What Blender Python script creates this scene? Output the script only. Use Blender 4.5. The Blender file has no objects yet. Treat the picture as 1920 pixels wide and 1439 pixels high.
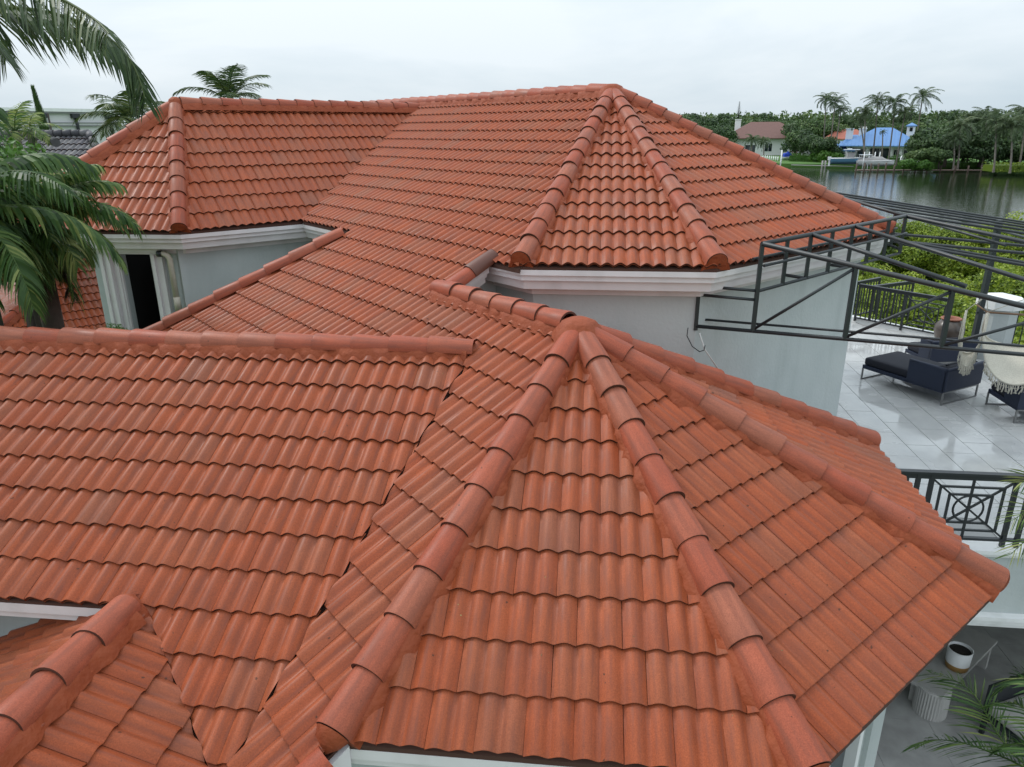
import bpy, bmesh, math, random
import numpy as np
from mathutils import Vector, Matrix, noise as mnoise
random.seed(7)
rng = np.random.default_rng(7)
sc = bpy.context.scene
C = sc.collection
R = math.radians

# ---------------------------------------------------------------- camera, sky, sun, exposure
F_PX, PITCH, ROLL = 1353.1, 0.33949, -0.0060
cp, sp = math.cos(PITCH), math.sin(PITCH)
cr, sr = math.cos(ROLL), math.sin(ROLL)
FW = Vector((0, cp, -sp)); UP0 = Vector((0, sp, cp)); RT0 = Vector((1, 0, 0))
RT = RT0 * cr + UP0 * sr
UP = RT0 * (-sr) + UP0 * cr
cam_d = bpy.data.cameras.new('camera'); cam = bpy.data.objects.new('camera', cam_d); C.objects.link(cam)
cam_d.sensor_width = 36; cam_d.lens = 36 * F_PX / 1920; cam_d.clip_start = 0.05; cam_d.clip_end = 4000
m = Matrix((RT, UP, -FW)).transposed().to_4x4(); cam.matrix_world = m
sc.camera = cam

SUN_EL, SUN_AZ = R(44), R(302)          # azimuth clockwise from +y: ahead of the camera, to the left
world = bpy.data.worlds.new('World'); sc.world = world; world.use_nodes = True
nt = world.node_tree; nt.nodes.clear()
out = nt.nodes.new('ShaderNodeOutputWorld'); bg = nt.nodes.new('ShaderNodeBackground')
sky = nt.nodes.new('ShaderNodeTexSky'); sky.sky_type = 'NISHITA'; sky.sun_disc = False
sky.sun_elevation = SUN_EL; sky.sun_rotation = SUN_AZ; sky.air_density = 1.0; sky.dust_density = 2.0
tc = nt.nodes.new('ShaderNodeTexCoord'); mp = nt.nodes.new('ShaderNodeMapping'); mp.inputs['Scale'].default_value = (1.0, 1.0, 4.0)
nz = nt.nodes.new('ShaderNodeTexNoise'); nz.inputs['Scale'].default_value = 1.7; nz.inputs['Detail'].default_value = 6; nz.inputs['Roughness'].default_value = 0.55
nz.inputs['Distortion'].default_value = 0.4
cr_ = nt.nodes.new('ShaderNodeValToRGB')
cr_.color_ramp.elements[0].position = 0.36; cr_.color_ramp.elements[0].color = (6.1, 7.2, 8.0, 1)
cr_.color_ramp.elements[1].position = 0.62; cr_.color_ramp.elements[1].color = (8.1, 8.85, 9.4, 1)
mx = nt.nodes.new('ShaderNodeMix'); mx.data_type = 'RGBA'; mx.inputs['Factor'].default_value = 0.95
nt.links.new(tc.outputs['Generated'], mp.inputs['Vector']); nt.links.new(mp.outputs['Vector'], nz.inputs['Vector'])
nt.links.new(nz.outputs['Fac'], cr_.inputs['Fac'])
nt.links.new(sky.outputs['Color'], mx.inputs[6]); nt.links.new(cr_.outputs['Color'], mx.inputs[7])
# overcast sky: brighter overhead than at the horizon
sx = nt.nodes.new('ShaderNodeSeparateXYZ'); nt.links.new(tc.outputs['Generated'], sx.inputs[0])
mm = nt.nodes.new('ShaderNodeMath'); mm.operation = 'MULTIPLY_ADD'; mm.use_clamp = False; mm.inputs[1].default_value = 0.95; mm.inputs[2].default_value = 0.87
mc = nt.nodes.new('ShaderNodeMath'); mc.operation = 'MAXIMUM'; mc.inputs[1].default_value = 0.0; nt.links.new(sx.outputs['Z'], mc.inputs[0]); nt.links.new(mc.outputs[0], mm.inputs[0])
vs = nt.nodes.new('ShaderNodeVectorMath'); vs.operation = 'SCALE'; nt.links.new(mx.outputs[2], vs.inputs[0]); nt.links.new(mm.outputs[0], vs.inputs['Scale'])
nt.links.new(vs.outputs['Vector'], bg.inputs['Color']); bg.inputs['Strength'].default_value = 0.1
nt.links.new(bg.outputs['Background'], out.inputs['Surface'])
sun_d = bpy.data.lights.new('sun', 'SUN'); sun_d.energy = 1.5; sun_d.angle = R(16); sun_d.color = (1.0, 0.97, 0.93)
sun = bpy.data.objects.new('sun', sun_d); C.objects.link(sun)
sdir = Vector((math.sin(SUN_AZ) * math.cos(SUN_EL), math.cos(SUN_AZ) * math.cos(SUN_EL), math.sin(SUN_EL)))
sun.rotation_euler = sdir.to_track_quat('Z', 'Y').to_euler()
sc.view_settings.view_transform = 'Standard'; sc.view_settings.look = 'None'
sc.view_settings.exposure = 0.2; sc.view_settings.gamma = 1.0; sc.view_settings.use_curve_mapping = False

# ---------------------------------------------------------------- helpers
def D(yaw): return np.array([math.sin(yaw), math.cos(yaw)])
def ray(u, v):
    x, y = (u - 960) / F_PX, (v - 719.5) / F_PX
    return FW + RT * x - UP * y
def at(u, v, z):                        # the place at height z seen in direction (u, v)
    r = ray(u, v); return r * (z / r.z)
def at_d(u, v, d):                      # the place at horizontal distance d seen in direction (u, v)
    r = ray(u, v); return r * (d / math.hypot(r.x, r.y))

def tag(o, label=None, cat=None, group=None, kind=None):
    if label: o['label'] = label
    if cat: o['category'] = cat
    if group: o['group'] = group
    if kind: o['kind'] = kind
    return o
def empty(name, loc=(0, 0, 0), rz=0, **k):
    o = bpy.data.objects.new(name, None); C.objects.link(o); o.location = loc; o.rotation_euler = (0, 0, rz)
    o.empty_display_size = 0.2
    return tag(o, **k)
def link(name, me, parent=None, world=True):
    o = bpy.data.objects.new(name, me); C.objects.link(o)
    if parent is not None: o.parent = parent
    return o
def copy_tree(o, parent=None):
    c = o.copy(); C.objects.link(c); c.parent = parent
    for ch in list(o.children): copy_tree(ch, c)
    return c

class MB:
    """collects geometry for one mesh"""
    def __init__(s): s.v = []; s.f = []; s.sm = []; s.mi = []; s.uv = []; s.t = []; s.tint = 0.5; s.has_uv = False
    def add(s, verts, faces, smooth=False, mi=0, uvs=None, tint=None):
        b = len(s.v); s.v.extend([tuple(p) for p in verts]); s.t.extend([s.tint if tint is None else tint] * len(verts))
        if uvs is None: s.uv.extend([(0, 0)] * len(verts))
        else: s.uv.extend(uvs); s.has_uv = True
        for f in faces: s.f.append([b + i for i in f]); s.sm.append(smooth); s.mi.append(mi)
    def box(s, c, d, rz=0, M=None, mi=0):
        hx, hy, hz = d[0] / 2, d[1] / 2, d[2] / 2
        ps = [(x, y, z) for z in (-hz, hz) for y in (-hy, hy) for x in (-hx, hx)]
        if M is None: M = Matrix.Translation(c) @ Matrix.Rotation(rz, 4, 'Z')
        else: M = Matrix.Translation(c) @ M
        s.add([M @ Vector(p) for p in ps], [(0, 2, 3, 1), (4, 5, 7, 6), (0, 1, 5, 4), (2, 6, 7, 3), (0, 4, 6, 2), (1, 3, 7, 5)], mi=mi)
    def bar(s, a, b, w, h=None, mi=0, up=(0, 0, 1)):     # square bar a -> b
        a, b = Vector(a), Vector(b); h = w if h is None else h; d = (b - a)
        L = d.length; d.normalize(); u = Vector(up)
        if abs(d.dot(u)) > .98: u = Vector((0, 1, 0))
        sd = d.cross(u).normalized(); uu = sd.cross(d)
        M = Matrix((sd, d, uu)).transposed().to_4x4()
        s.box((a + b) / 2, (w, L, h), M=M, mi=mi)
    def tube(s, pts, rad, n=8, smooth=True, cap=True, mi=0):
        pts = [Vector(p) for p in pts]; rings = []
        rr = rad if hasattr(rad, '__len__') else [rad] * len(pts)
        prev = None; vs = []
        for i, p in enumerate(pts):
            d = (pts[min(i + 1, len(pts) - 1)] - pts[max(i - 1, 0)]).normalized()
            u = Vector((0, 0, 1)) if abs(d.z) < .95 else Vector((0, 1, 0))
            if prev is not None: u = prev
            sd = d.cross(u)
            if sd.length < 1e-4: sd = d.cross(Vector((1, 0, 0)))
            sd.normalize(); uu = sd.cross(d).normalized(); prev = uu
            for k in range(n):
                a = 2 * math.pi * k / n; vs.append(p + (sd * math.cos(a) + uu * math.sin(a)) * rr[i])
        fs = [(i * n + k, i * n + (k + 1) % n, (i + 1) * n + (k + 1) % n, (i + 1) * n + k) for i in range(len(pts) - 1) for k in range(n)]
        s.add(vs, fs, smooth, mi)
        if cap:
            b = len(s.v) - len(vs); s.f.append([b + k for k in range(n)][::-1]); s.sm.append(False); s.mi.append(mi)
            s.f.append([b + (len(pts) - 1) * n + k for k in range(n)]); s.sm.append(False); s.mi.append(mi)
    def lathe(s, prof, c=(0, 0, 0), n=24, smooth=True, mi=0):
        vs = []; c = Vector(c)
        for r, z in prof:
            for k in range(n):
                a = 2 * math.pi * k / n; vs.append(c + Vector((r * math.cos(a), r * math.sin(a), z)))
        fs = [(i * n + k, i * n + (k + 1) % n, (i + 1) * n + (k + 1) % n, (i + 1) * n + k) for i in range(len(prof) - 1) for k in range(n)]
        s.add(vs, fs, smooth, mi)
    def prism(s, poly, z0, z1, mi=0):
        n = len(poly); vs = [(p[0], p[1], z0) for p in poly] + [(p[0], p[1], z1) for p in poly]
        s.add(vs, [tuple(range(n))[::-1], tuple(range(n, 2 * n))] + [(i, (i + 1) % n, n + (i + 1) % n, n + i) for i in range(n)], mi=mi)
    def mesh(s, name, mat, weld=False):
        me = bpy.data.meshes.new(name); me.from_pydata(s.v, [], s.f)
        me.polygons.foreach_set('use_smooth', s.sm); me.polygons.foreach_set('material_index', s.mi)
        for q in (mat if isinstance(mat, (list, tuple)) else [mat]): me.materials.append(q)
        if s.has_uv:
            uvl = me.uv_layers.new(name='UVMap'); li = np.zeros(len(me.loops), dtype=np.int32); me.loops.foreach_get('vertex_index', li)
            uvl.data.foreach_set('uv', np.array(s.uv, dtype=np.float32)[li].ravel())
        at_ = me.attributes.new('tint', 'FLOAT', 'POINT'); at_.data.foreach_set('value', np.array(s.t, dtype=np.float32))
        me.update(); return me
    def build(s, name, mat, parent=None):
        return link(name, s.mesh(name, mat), parent)
def hull_fix(o):
    bm = bmesh.new(); bm.from_mesh(o.data); bmesh.ops.recalc_face_normals(bm, faces=bm.faces); bm.to_mesh(o.data); bm.free()

# ---------------------------------------------------------------- materials
def mat(name, col, rough=0.6, metal=0.0, spec=0.5, noise=None, bump=None, coords='Position', trans=0.0):
    """noise=(scale, amount, colour2[, detail]); bump=(scale, strength, distance)"""
    m = bpy.data.materials.new(name); m.use_nodes = True; t = m.node_tree; b = t.nodes['Principled BSDF']
    b.inputs['Base Color'].default_value = (*col, 1); b.inputs['Roughness'].default_value = rough; b.inputs['Metallic'].default_value = metal
    b.inputs['Specular IOR Level'].default_value = spec
    g = t.nodes.new('ShaderNodeNewGeometry')
    if noise:
        n = t.nodes.new('ShaderNodeTexNoise'); n.inputs['Scale'].default_value = noise[0]; n.inputs['Detail'].default_value = 5
        t.links.new(g.outputs['Position'], n.inputs['Vector'])
        r = t.nodes.new('ShaderNodeMapRange'); r.inputs[1].default_value = .35; r.inputs[2].default_value = .65; r.inputs[3].default_value = 0; r.inputs[4].default_value = noise[1]
        t.links.new(n.outputs['Fac'], r.inputs[0])
        x = t.nodes.new('ShaderNodeMix'); x.data_type = 'RGBA'; x.inputs[6].default_value = (*col, 1); x.inputs[7].default_value = (*noise[2], 1)
        t.links.new(r.outputs[0], x.inputs['Factor']); t.links.new(x.outputs[2], b.inputs['Base Color'])
    if bump:
        n = t.nodes.new('ShaderNodeTexNoise'); n.inputs['Scale'].default_value = bump[0]; n.inputs['Detail'].default_value = 4
        t.links.new(g.outputs['Position'], n.inputs['Vector'])
        k = t.nodes.new('ShaderNodeBump'); k.inputs['Strength'].default_value = bump[1]; k.inputs['Distance'].default_value = bump[2]
        t.links.new(n.outputs['Fac'], k.inputs['Height']); t.links.new(k.outputs['Normal'], b.inputs['Normal'])
    return m
def streaks(m, col, amt, sc_=(5, 5, .35)):
    t = m.node_tree; b = t.nodes['Principled BSDF']; src = b.inputs['Base Color'].links[0].from_socket
    g = t.nodes.new('ShaderNodeNewGeometry'); mp = t.nodes.new('ShaderNodeMapping'); mp.inputs['Scale'].default_value = sc_
    n = t.nodes.new('ShaderNodeTexNoise'); n.inputs['Scale'].default_value = 1.0; n.inputs['Detail'].default_value = 6
    r = t.nodes.new('ShaderNodeMapRange'); r.inputs[1].default_value = .52; r.inputs[2].default_value = .78; r.inputs[4].default_value = amt
    x = t.nodes.new('ShaderNodeMix'); x.data_type = 'RGBA'; x.inputs[7].default_value = (*col, 1)
    t.links.new(g.outputs['Position'], mp.inputs['Vector']); t.links.new(mp.outputs['Vector'], n.inputs['Vector']); t.links.new(n.outputs['Fac'], r.inputs[0])
    t.links.new(r.outputs[0], x.inputs['Factor']); t.links.new(src, x.inputs[6]); t.links.new(x.outputs[2], b.inputs['Base Color'])
def tile_mat(name, cols, rough=0.48, sat=1.0):
    m = bpy.data.materials.new(name); m.use_nodes = True; t = m.node_tree; b = t.nodes['Principled BSDF']
    N = t.nodes.new; L = t.links.new
    a = N('ShaderNodeAttribute'); a.attribute_name = 'tint'
    r = N('ShaderNodeValToRGB'); els = r.color_ramp.elements
    for i, (p, c) in enumerate(cols):
        e = els[i] if i < 2 else els.new(p)
        e.position = p; e.color = (*c, 1)
    L(a.outputs['Fac'], r.inputs['Fac'])
    uv = N('ShaderNodeUVMap'); mp = N('ShaderNodeMapping'); mp.inputs['Scale'].default_value = (38, 3.0, 1)
    off = N('ShaderNodeVectorMath'); off.operation = 'SCALE'; off.inputs[0].default_value = (7.3, 3.1, 9.7)
    L(a.outputs['Fac'], off.inputs['Scale']); ad = N('ShaderNodeVectorMath'); ad.operation = 'ADD'
    g = N('ShaderNodeNewGeometry')
    L(uv.outputs['UV'], mp.inputs['Vector']); L(mp.outputs['Vector'], ad.inputs[0]); L(off.outputs['Vector'], ad.inputs[1])
    n1 = N('ShaderNodeTexNoise'); n1.inputs['Scale'].default_value = 1.0; n1.inputs['Detail'].default_value = 3; L(ad.outputs['Vector'], n1.inputs['Vector'])
    n2 = N('ShaderNodeTexNoise'); n2.inputs['Scale'].default_value = 120; n2.inputs['Detail'].default_value = 3; L(g.outputs['Position'], n2.inputs['Vector'])
    n3 = N('ShaderNodeTexNoise'); n3.inputs['Scale'].default_value = 4.5; n3.inputs['Detail'].default_value = 4; L(g.outputs['Position'], n3.inputs['Vector'])
    def rng_(src, lo, hi, a_=.3, b_=.7):
        q = N('ShaderNodeMapRange'); q.inputs[1].default_value = a_; q.inputs[2].default_value = b_; q.inputs[3].default_value = lo; q.inputs[4].default_value = hi
        L(src, q.inputs[0]); return q.outputs[0]
    v1 = rng_(n1.outputs['Fac'], 1.10, 0.90); v2 = rng_(n2.outputs['Fac'], 0.80, 1.21); v3 = rng_(n3.outputs['Fac'], 0.88, 1.08)
    mu = N('ShaderNodeMath'); mu.operation = 'MULTIPLY'; L(v1, mu.inputs[0]); L(v2, mu.inputs[1])
    mu2 = N('ShaderNodeMath'); mu2.operation = 'MULTIPLY'; L(mu.outputs[0], mu2.inputs[0]); L(v3, mu2.inputs[1])
    sc_ = N('ShaderNodeVectorMath'); sc_.operation = 'SCALE'; L(r.outputs['Color'], sc_.inputs[0]); L(mu2.outputs[0], sc_.inputs['Scale'])
    st = N('ShaderNodeMix'); st.data_type = 'RGBA'; st.inputs[7].default_value = (.20, .066, .044, 1)
    L(rng_(n1.outputs['Fac'], 0.0, .45, .45, .72), st.inputs['Factor']); L(sc_.outputs['Vector'], st.inputs[6])
    # sparse dark specks
    n4 = N('ShaderNodeTexNoise'); n4.inputs['Scale'].default_value = 23; n4.inputs['Detail'].default_value = 1; L(g.outputs['Position'], n4.inputs['Vector'])
    sp_ = rng_(n4.outputs['Fac'], 0.0, 0.75, .775, .80)
    mx_ = N('ShaderNodeMix'); mx_.data_type = 'RGBA'; L(sp_, mx_.inputs['Factor']); L(st.outputs[2], mx_.inputs[6]); mx_.inputs[7].default_value = (.05, .025, .015, 1)
    L(mx_.outputs[2], b.inputs['Base Color'])
    L(rng_(n3.outputs['Fac'], rough - .08, rough + .14), b.inputs['Roughness'])
    b.inputs['Specular IOR Level'].default_value = .25
    k = N('ShaderNodeBump'); k.inputs['Strength'].default_value = .35; k.inputs['Distance'].default_value = .0015
    L(n2.outputs['Fac'], k.inputs['Height']); L(k.outputs['Normal'], b.inputs['Normal'])
    return m
TERRA = [(0.0, (.28, .070, .030)), (0.25, (.30, .066, .023)), (0.5, (.31, .072, .026)), (0.75, (.30, .077, .031)), (0.95, (.275, .082, .039)), (1.0, (.258, .085, .045))]
M = {}
M['tile'] = tile_mat('terracotta_tile', TERRA)
M['cap'] = tile_mat('terracotta_ridge', [(0.0, (.30, .065, .032)), (0.5, (.32, .082, .043)), (0.8, (.305, .10, .058)), (1.0, (.325, .073, .035))], rough=.5)
M['mortar'] = mat('painted_mortar', (.27, .052, .012), .75, noise=(9, .5, (.21, .038, .010)), bump=(18, .9, .02))
M['nose'] = mat('shaded_tile_nose', (.085, .026, .013), .8, noise=(20, .6, (.05, .018, .011)))  # shadow line at tile and ridge butts, painted in as a dark colour
M['deck'] = mat('roof_underlay', (.07, .03, .02), .9)
M['stucco'] = mat('grey_green_stucco', (.42, .455, .45), .75, noise=(1.3, .6, (.50, .53, .52)), bump=(22, .6, .01))
M['trim'] = mat('white_painted_trim', (.72, .69, .695), .5, noise=(2.5, .4, (.58, .56, .56)))
M['trimw'] = mat('bright_white_trim', (.78, .78, .77), .5, noise=(2.5, .3, (.68, .69, .69)))
M['black'] = mat('black_powder_coat', (.012, .015, .019), .4, noise=(5, .5, (.022, .025, .028)))
M['pipe'] = mat('dark_grey_pipe', (.018, .023, .026), .42, noise=(3, .5, (.03, .035, .036)))
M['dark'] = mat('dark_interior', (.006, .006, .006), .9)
M['glass'] = mat('dark_window_glass', (.02, .028, .035), .06, spec=.8)
streaks(M['stucco'], (.28, .31, .30), .3, (3.2, 3.2, .5)); streaks(M['trim'], (.38, .36, .35), .4, (3, 3, 1.5)); streaks(M['trimw'], (.42, .42, .40), .35, (4, 4, .8))

# ---------------------------------------------------------------- roof geometry
TH = R(186.0388); Q = math.pi / 4; YM = TH + Q
P1 = Vector((.651, 6.8, -1.865)); P2 = Vector((1.722, 13.151, .572))
ZB, ZA = -3.586, -1.51
class Facet:
    def __init__(s, name, P, yaw, t, cells, de, gp, nx=8, drop=.050, a0=0.0):
        s.name = name; s.yaw = yaw; s.t = t; s.A = D(yaw + math.pi / 2); s.n = D(yaw); s.cells = [[tuple(p) for p in c] for c in cells]
        s.Pz = P[2]; s.Pd = float(s.n @ np.array([P[0], P[1]])); s.de = de; s.gp = gp; s.nx = nx; s.drop = drop; s.a0 = a0
        c = 1 / math.sqrt(1 + t * t); s.c = c
        s.Av = Vector((*s.A, 0)); s.Sv = Vector((-s.n[0] * c, -s.n[1] * c, t * c)); s.Nv = Vector((s.n[0] * t * c, s.n[1] * t * c, c))
    def z(s, d): return s.Pz - s.t * (d - s.Pd)
    def W(s, a, d, h=0.0):
        xy = a * s.A + d * s.n
        return Vector((xy[0], xy[1], s.z(d) - s.drop)) + s.Nv * h
    def ad(s, p): q = np.array([p[0], p[1]]); return float(s.A @ q), float(s.n @ q)
def isect(fa, fb, z):                    # plan point where two facets meet at surface height z
    da = fa.Pd + (fa.Pz - z) / fa.t; db = fb.Pd + (fb.Pz - z) / fb.t
    q = np.linalg.solve(np.array([fa.n, fb.n]), [da, db]); return Vector((q[0], q[1], z))

TW, TL = .306, .405
def tile_template(nx):
    prof = lambda x: .044 * (0.5 - 0.5 * math.cos(2 * math.pi * x / (TW / 2))) ** .68
    w = TW - .002; V = []; F = []
    near = nx >= 12
    rows = [(0, .0335), (.007, .037), (TL, .004)] if near else [(0, .036), (TL, .004)]
    for y, h0 in rows:
        for i in range(nx + 1):
            x = w * i / nx; V.append((x, y, h0 + prof(x)))
    for j in range(len(rows) - 1):
        for i in range(nx):
            b = j * (nx + 1) + i; F.append(((b, b + 1, b + nx + 2, b + nx + 1), True))
    b0 = len(V)
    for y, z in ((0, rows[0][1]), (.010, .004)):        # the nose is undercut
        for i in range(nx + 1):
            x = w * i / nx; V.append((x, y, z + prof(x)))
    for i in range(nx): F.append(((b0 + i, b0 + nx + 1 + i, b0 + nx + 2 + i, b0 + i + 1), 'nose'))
    for x in (0, w):
        b = len(V); V += [(x, 0, rows[0][1] + prof(x)), (x, TL, .004 + prof(x)), (x, TL, -.008), (x, 0, .004)]
        F.append(((b, b + 1, b + 2, b + 3) if x == 0 else (b + 3, b + 2, b + 1, b), False))
    return V, F
TEMPL = {n: tile_template(n) for n in (8, 16)}
def clip_half(poly, a, b):               # keep the left side of a->b in plan; poly of (x, d, y, h)
    out = []; ax, ay = a; bx, by = b; ex, ey = bx - ax, by - ay
    f = lambda p: ex * (p[1] - ay) - ey * (p[0] - ax)
    for i in range(len(poly)):
        p, q = poly[i], poly[(i + 1) % len(poly)]; fp, fq = f(p), f(q)
        if fp >= -1e-9: out.append(p)
        if (fp > 1e-9 and fq < -1e-9) or (fp < -1e-9 and fq > 1e-9):
            t = fp / (fp - fq); out.append(tuple(p[k] + (q[k] - p[k]) * t for k in range(4)))
    return out
def ccw(cell):
    s = sum(cell[i][0] * cell[(i + 1) % len(cell)][1] - cell[(i + 1) % len(cell)][0] * cell[i][1] for i in range(len(cell)))
    return cell if s > 0 else cell[::-1]
def inside(cell, p): return all((cell[(i + 1) % len(cell)][0] - cell[i][0]) * (p[1] - cell[i][1]) - (cell[(i + 1) % len(cell)][1] - cell[i][1]) * (p[0] - cell[i][0]) >= -1e-6 for i in range(len(cell)))

RECS = []                                # every tile: facet, matrix, cut geometry or None, tint, size in the picture
def lay_tiles(fc):
    cells = [ccw(c) for c in fc.cells]
    amin = min(p[0] for c in cells for p in c); amax = max(p[0] for c in cells for p in c)
    dmin = min(p[1] for c in cells for p in c); dmax = max(p[1] for c in cells for p in c)
    V, F = TEMPL[fc.nx]
    k0 = math.floor((fc.de - dmax) / fc.gp + 1e-6); k1 = math.ceil((fc.de - dmin) / fc.gp)
    tint_patch = rng.random()
    for k in range(k0, k1 + 1):
        db = fc.de - k * fc.gp; ph = (fc.a0 + (k % 2) * TW * .5) % TW
        row_h = rng.normal(0, .0008)
        for i in range(math.floor((amin - ph) / TW) - 1, math.ceil((amax - ph) / TW) + 1):
            a = ph + i * TW; yl = TL * fc.c
            cor = [(a, db), (a + TW, db), (a + TW, db - yl), (a, db - yl)]
            if max(c[0] for c in cor) < amin or min(c[0] for c in cor) > amax: continue
            full = any(all(inside(c, p) for p in cor) for c in cells)
            jx, jy, jh = rng.normal(0, .0008), rng.normal(0, .0022), rng.normal(0, .0007)
            rz = rng.normal(0, .0025)
            tint = float(np.clip(rng.beta(1.6, 1.6), 0, 1))
            O = fc.W(a + jx, db + jy, 0) + fc.Nv * (jh + row_h)
            cx = math.cos(rz); sx = math.sin(rz)
            A2 = fc.Av * cx + fc.Sv * sx; S2 = fc.Sv * cx - fc.Av * sx
            Mx = Matrix((A2, S2, fc.Nv)).transposed().to_4x4(); Mx.translation = O
            cut = None; area = TW * .36
            if not full:
                cut = ([], [], []); idx = {}; area = 0
                for f, smf in F:
                    poly = [(a + V[j][0], db - V[j][1] * fc.c, V[j][1], V[j][2]) for j in f]
                    for c in cells:
                        pp = poly
                        for e in range(len(c)):
                            pp = clip_half(pp, c[e], c[(e + 1) % len(c)])
                            if len(pp) < 3: break
                        if len(pp) < 3: continue
                        fi = []
                        for q in pp:
                            key = (round(q[0], 5), round(q[2], 5), round(q[3], 5), smf)
                            if key not in idx: idx[key] = len(cut[0]); cut[0].append((q[0] - a, q[2], q[3]))
                            if not fi or fi[-1] != idx[key]: fi.append(idx[key])
                        if len(fi) > 2 and fi[0] == fi[-1]: fi = fi[:-1]
                        if len(set(fi)) < 3: continue
                        cut[1].append(fi); cut[2].append(smf)
                        if smf is True: area += abs(sum(pp[z][0] * pp[(z + 1) % len(pp)][1] - pp[(z + 1) % len(pp)][0] * pp[z][1] for z in range(len(pp)))) / 2
                if area < .0008: continue
            ctr = O + fc.Av * TW / 2 + fc.Sv * .18
            zc = ctr.dot(FW)
            if zc < .5: continue
            u = 960 + F_PX * ctr.dot(RT) / zc; v = 719.5 - F_PX * ctr.dot(UP) / zc
            sz = area * max(0, -(ctr.normalized()).dot(fc.Nv)) / ctr.length_squared if -20 < u < 1940 and -20 < v < 1459 else 0
            RECS.append((fc, Mx, cut, tint, sz))
def deck(fc, parent_name='roof_slope'):
    mb = MB()
    for c in fc.cells:
        c = ccw(c); n = len(c); top = [fc.W(p[0], p[1], -.006) for p in c]; bot = [p - Vector((0, 0, .05)) for p in top]
        mb.add(top + bot, [tuple(range(n)), tuple(range(n, 2 * n))[::-1]] + [(i, n + i, n + (i + 1) % n, (i + 1) % n) for i in range(n)])
    return mb

# --- the main pitches; (a, d) = (along the eave, down the slope), both in plan
fM = Facet('M', P1, YM, .5, [], -5.6, .318, nx=16)
fBF = Facet('BF', P1, TH, .5, [], 0, .318, nx=16)
fBR1 = Facet('BR1', P1, TH - Q, .497, [], 0, .318, nx=16)
fBR2 = Facet('BR2', P1, TH - 2 * Q, .488, [], 0, .318, nx=8)
fBB = Facet('BB', P1, TH - 3 * Q, .483, [], 0, .318)
CB1 = isect(fM, fBF, ZB); CB2 = isect(fBF, fBR1, ZB); CB3 = isect(fBR1, fBR2, ZB); CB4 = isect(fBR2, fBB, ZB)
fAF = Facet('AF', P2, TH, .4435, [], 0, .327, nx=16)
fAR1 = Facet('AR1', P2, TH - Q, .502, [], 0, .318)
fAR2 = Facet('AR2', P2, TH - 2 * Q, .49, [], 0, .318)
fAB = Facet('AB', P2, YM + math.pi, .5, [], 0, .318)
CA1 = isect(fM, fAF, ZA); CA2 = isect(fAF, fAR1, ZA); CA3 = isect(fAR1, fAR2, ZA); CA4 = CA3 + Vector((*(fAR2.A * -4.0), 0))
# steep wing on the left
X0 = fM.W(12.81, -5.45); E2 = Vector((-5.46, 12.06, -1.54))
fL2 = Facet('L2', E2, TH - Q, .88, [], 0, .2665)
APX = fL2.ad((0, 0)); aL = -4.2; dL = -15.07
q = aL * fL2.A + dL * fL2.n; AP = Vector((q[0], q[1], fL2.z(dL)))
fL2F = Facet('L2F', E2, TH, (AP.z + 1.54) / float(D(TH) @ (np.array(E2[:2]) - q)), [], 0, .2665)
deF = fL2F.ad(E2)[1]; dAF = fL2F.ad(AP)[1]; aAF = fL2F.ad(AP)[0]
aCF = aAF + 1.1 * (deF - dAF)
q = aCF * fL2F.A + deF * fL2F.n; CL = Vector((q[0], q[1], -1.54))   # hidden left eave corner
fL2L = Facet('L2L', AP, YM, .88, [], 0, .2665)
fL1 = Facet('L1', (0, 0, -5.408), TH, .461, [], -4.33, .3175, nx=16)
fL1b = Facet('L1b', (*( -7.06 * D(TH)), -5.408 + .461 * 7.06), TH + math.pi, .461, [], 0, .3175)
q = 3.36 * D(TH + math.pi / 2) - 4.33 * D(TH)
fL0R = Facet('L0R', (q[0], q[1], -3.375), TH - math.pi / 2, .48, [], 0, .3175, nx=16)
fL0L = Facet('L0L', (q[0], q[1], -3.375), TH + math.pi / 2, .48, [], 0, .3175, nx=16)

hip_left = lambda d: 10.82 + .414 * (d + 5.46)
# M: where the back pitch of the front wing meets it
def meet(fa, fb, z): return fa.ad(isect(fa, fb, z))
b_lo = meet(fM, fL1b, ZB)
fM.cells = [
    [(9.14, -9.61), (15.16, -9.61), (12.77, -5.46), (6.60, -5.46)],
    [(7.23, -5.46), (10.82, -5.46), (hip_left(-4.78), -4.78), (7.23, -4.78)],
    [(4.88, -4.78), (hip_left(-4.78), -4.78), (hip_left(-4.2), -4.2), (4.63, -4.2)],
    [(4.63, -4.2), (5.808, -4.2), (4.213, -1.37), (3.41, -1.37)],
    [(3.41, -1.37), (4.213, -1.37), (3.41, .06)],
    [(5.81, -4.2), (hip_left(-4.2), -4.2), (12.43, -1.583)]]
def tri(fc, *pts): return [fc.ad(p) for p in pts]
fBF.cells = [tri(fBF, P1, CB1, CB2)]; fBF.de = fBF.ad(CB1)[1]
fBR1.cells = [tri(fBR1, P1, CB2, CB3)]; fBR1.de = fBR1.ad(CB2)[1]
fBR2.cells = [tri(fBR2, P1, CB3, CB4)]; fBR2.de = fBR2.ad(CB3)[1]
R1S = fM.W(7.23, -4.78) + Vector((0, 0, .035))
bq = fBB.ad(R1S); fBB.cells = [[fBB.ad(P1), fBB.ad(CB4), (fBB.ad(CB4)[0] - 2.6, fBB.ad(CB4)[1]), bq]]; fBB.de = fBB.ad(CB4)[1]
fAF.cells = [tri(fAF, P2, CA1, CA2)]; fAF.de = fAF.ad(CA1)[1]
fAR1.cells = [tri(fAR1, P2, CA2, CA3)]; fAR1.de = fAR1.ad(CA2)[1]
fAR2.cells = [tri(fAR2, P2, CA3, CA4)]; fAR2.de = fAR2.ad(CA3)[1]
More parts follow.
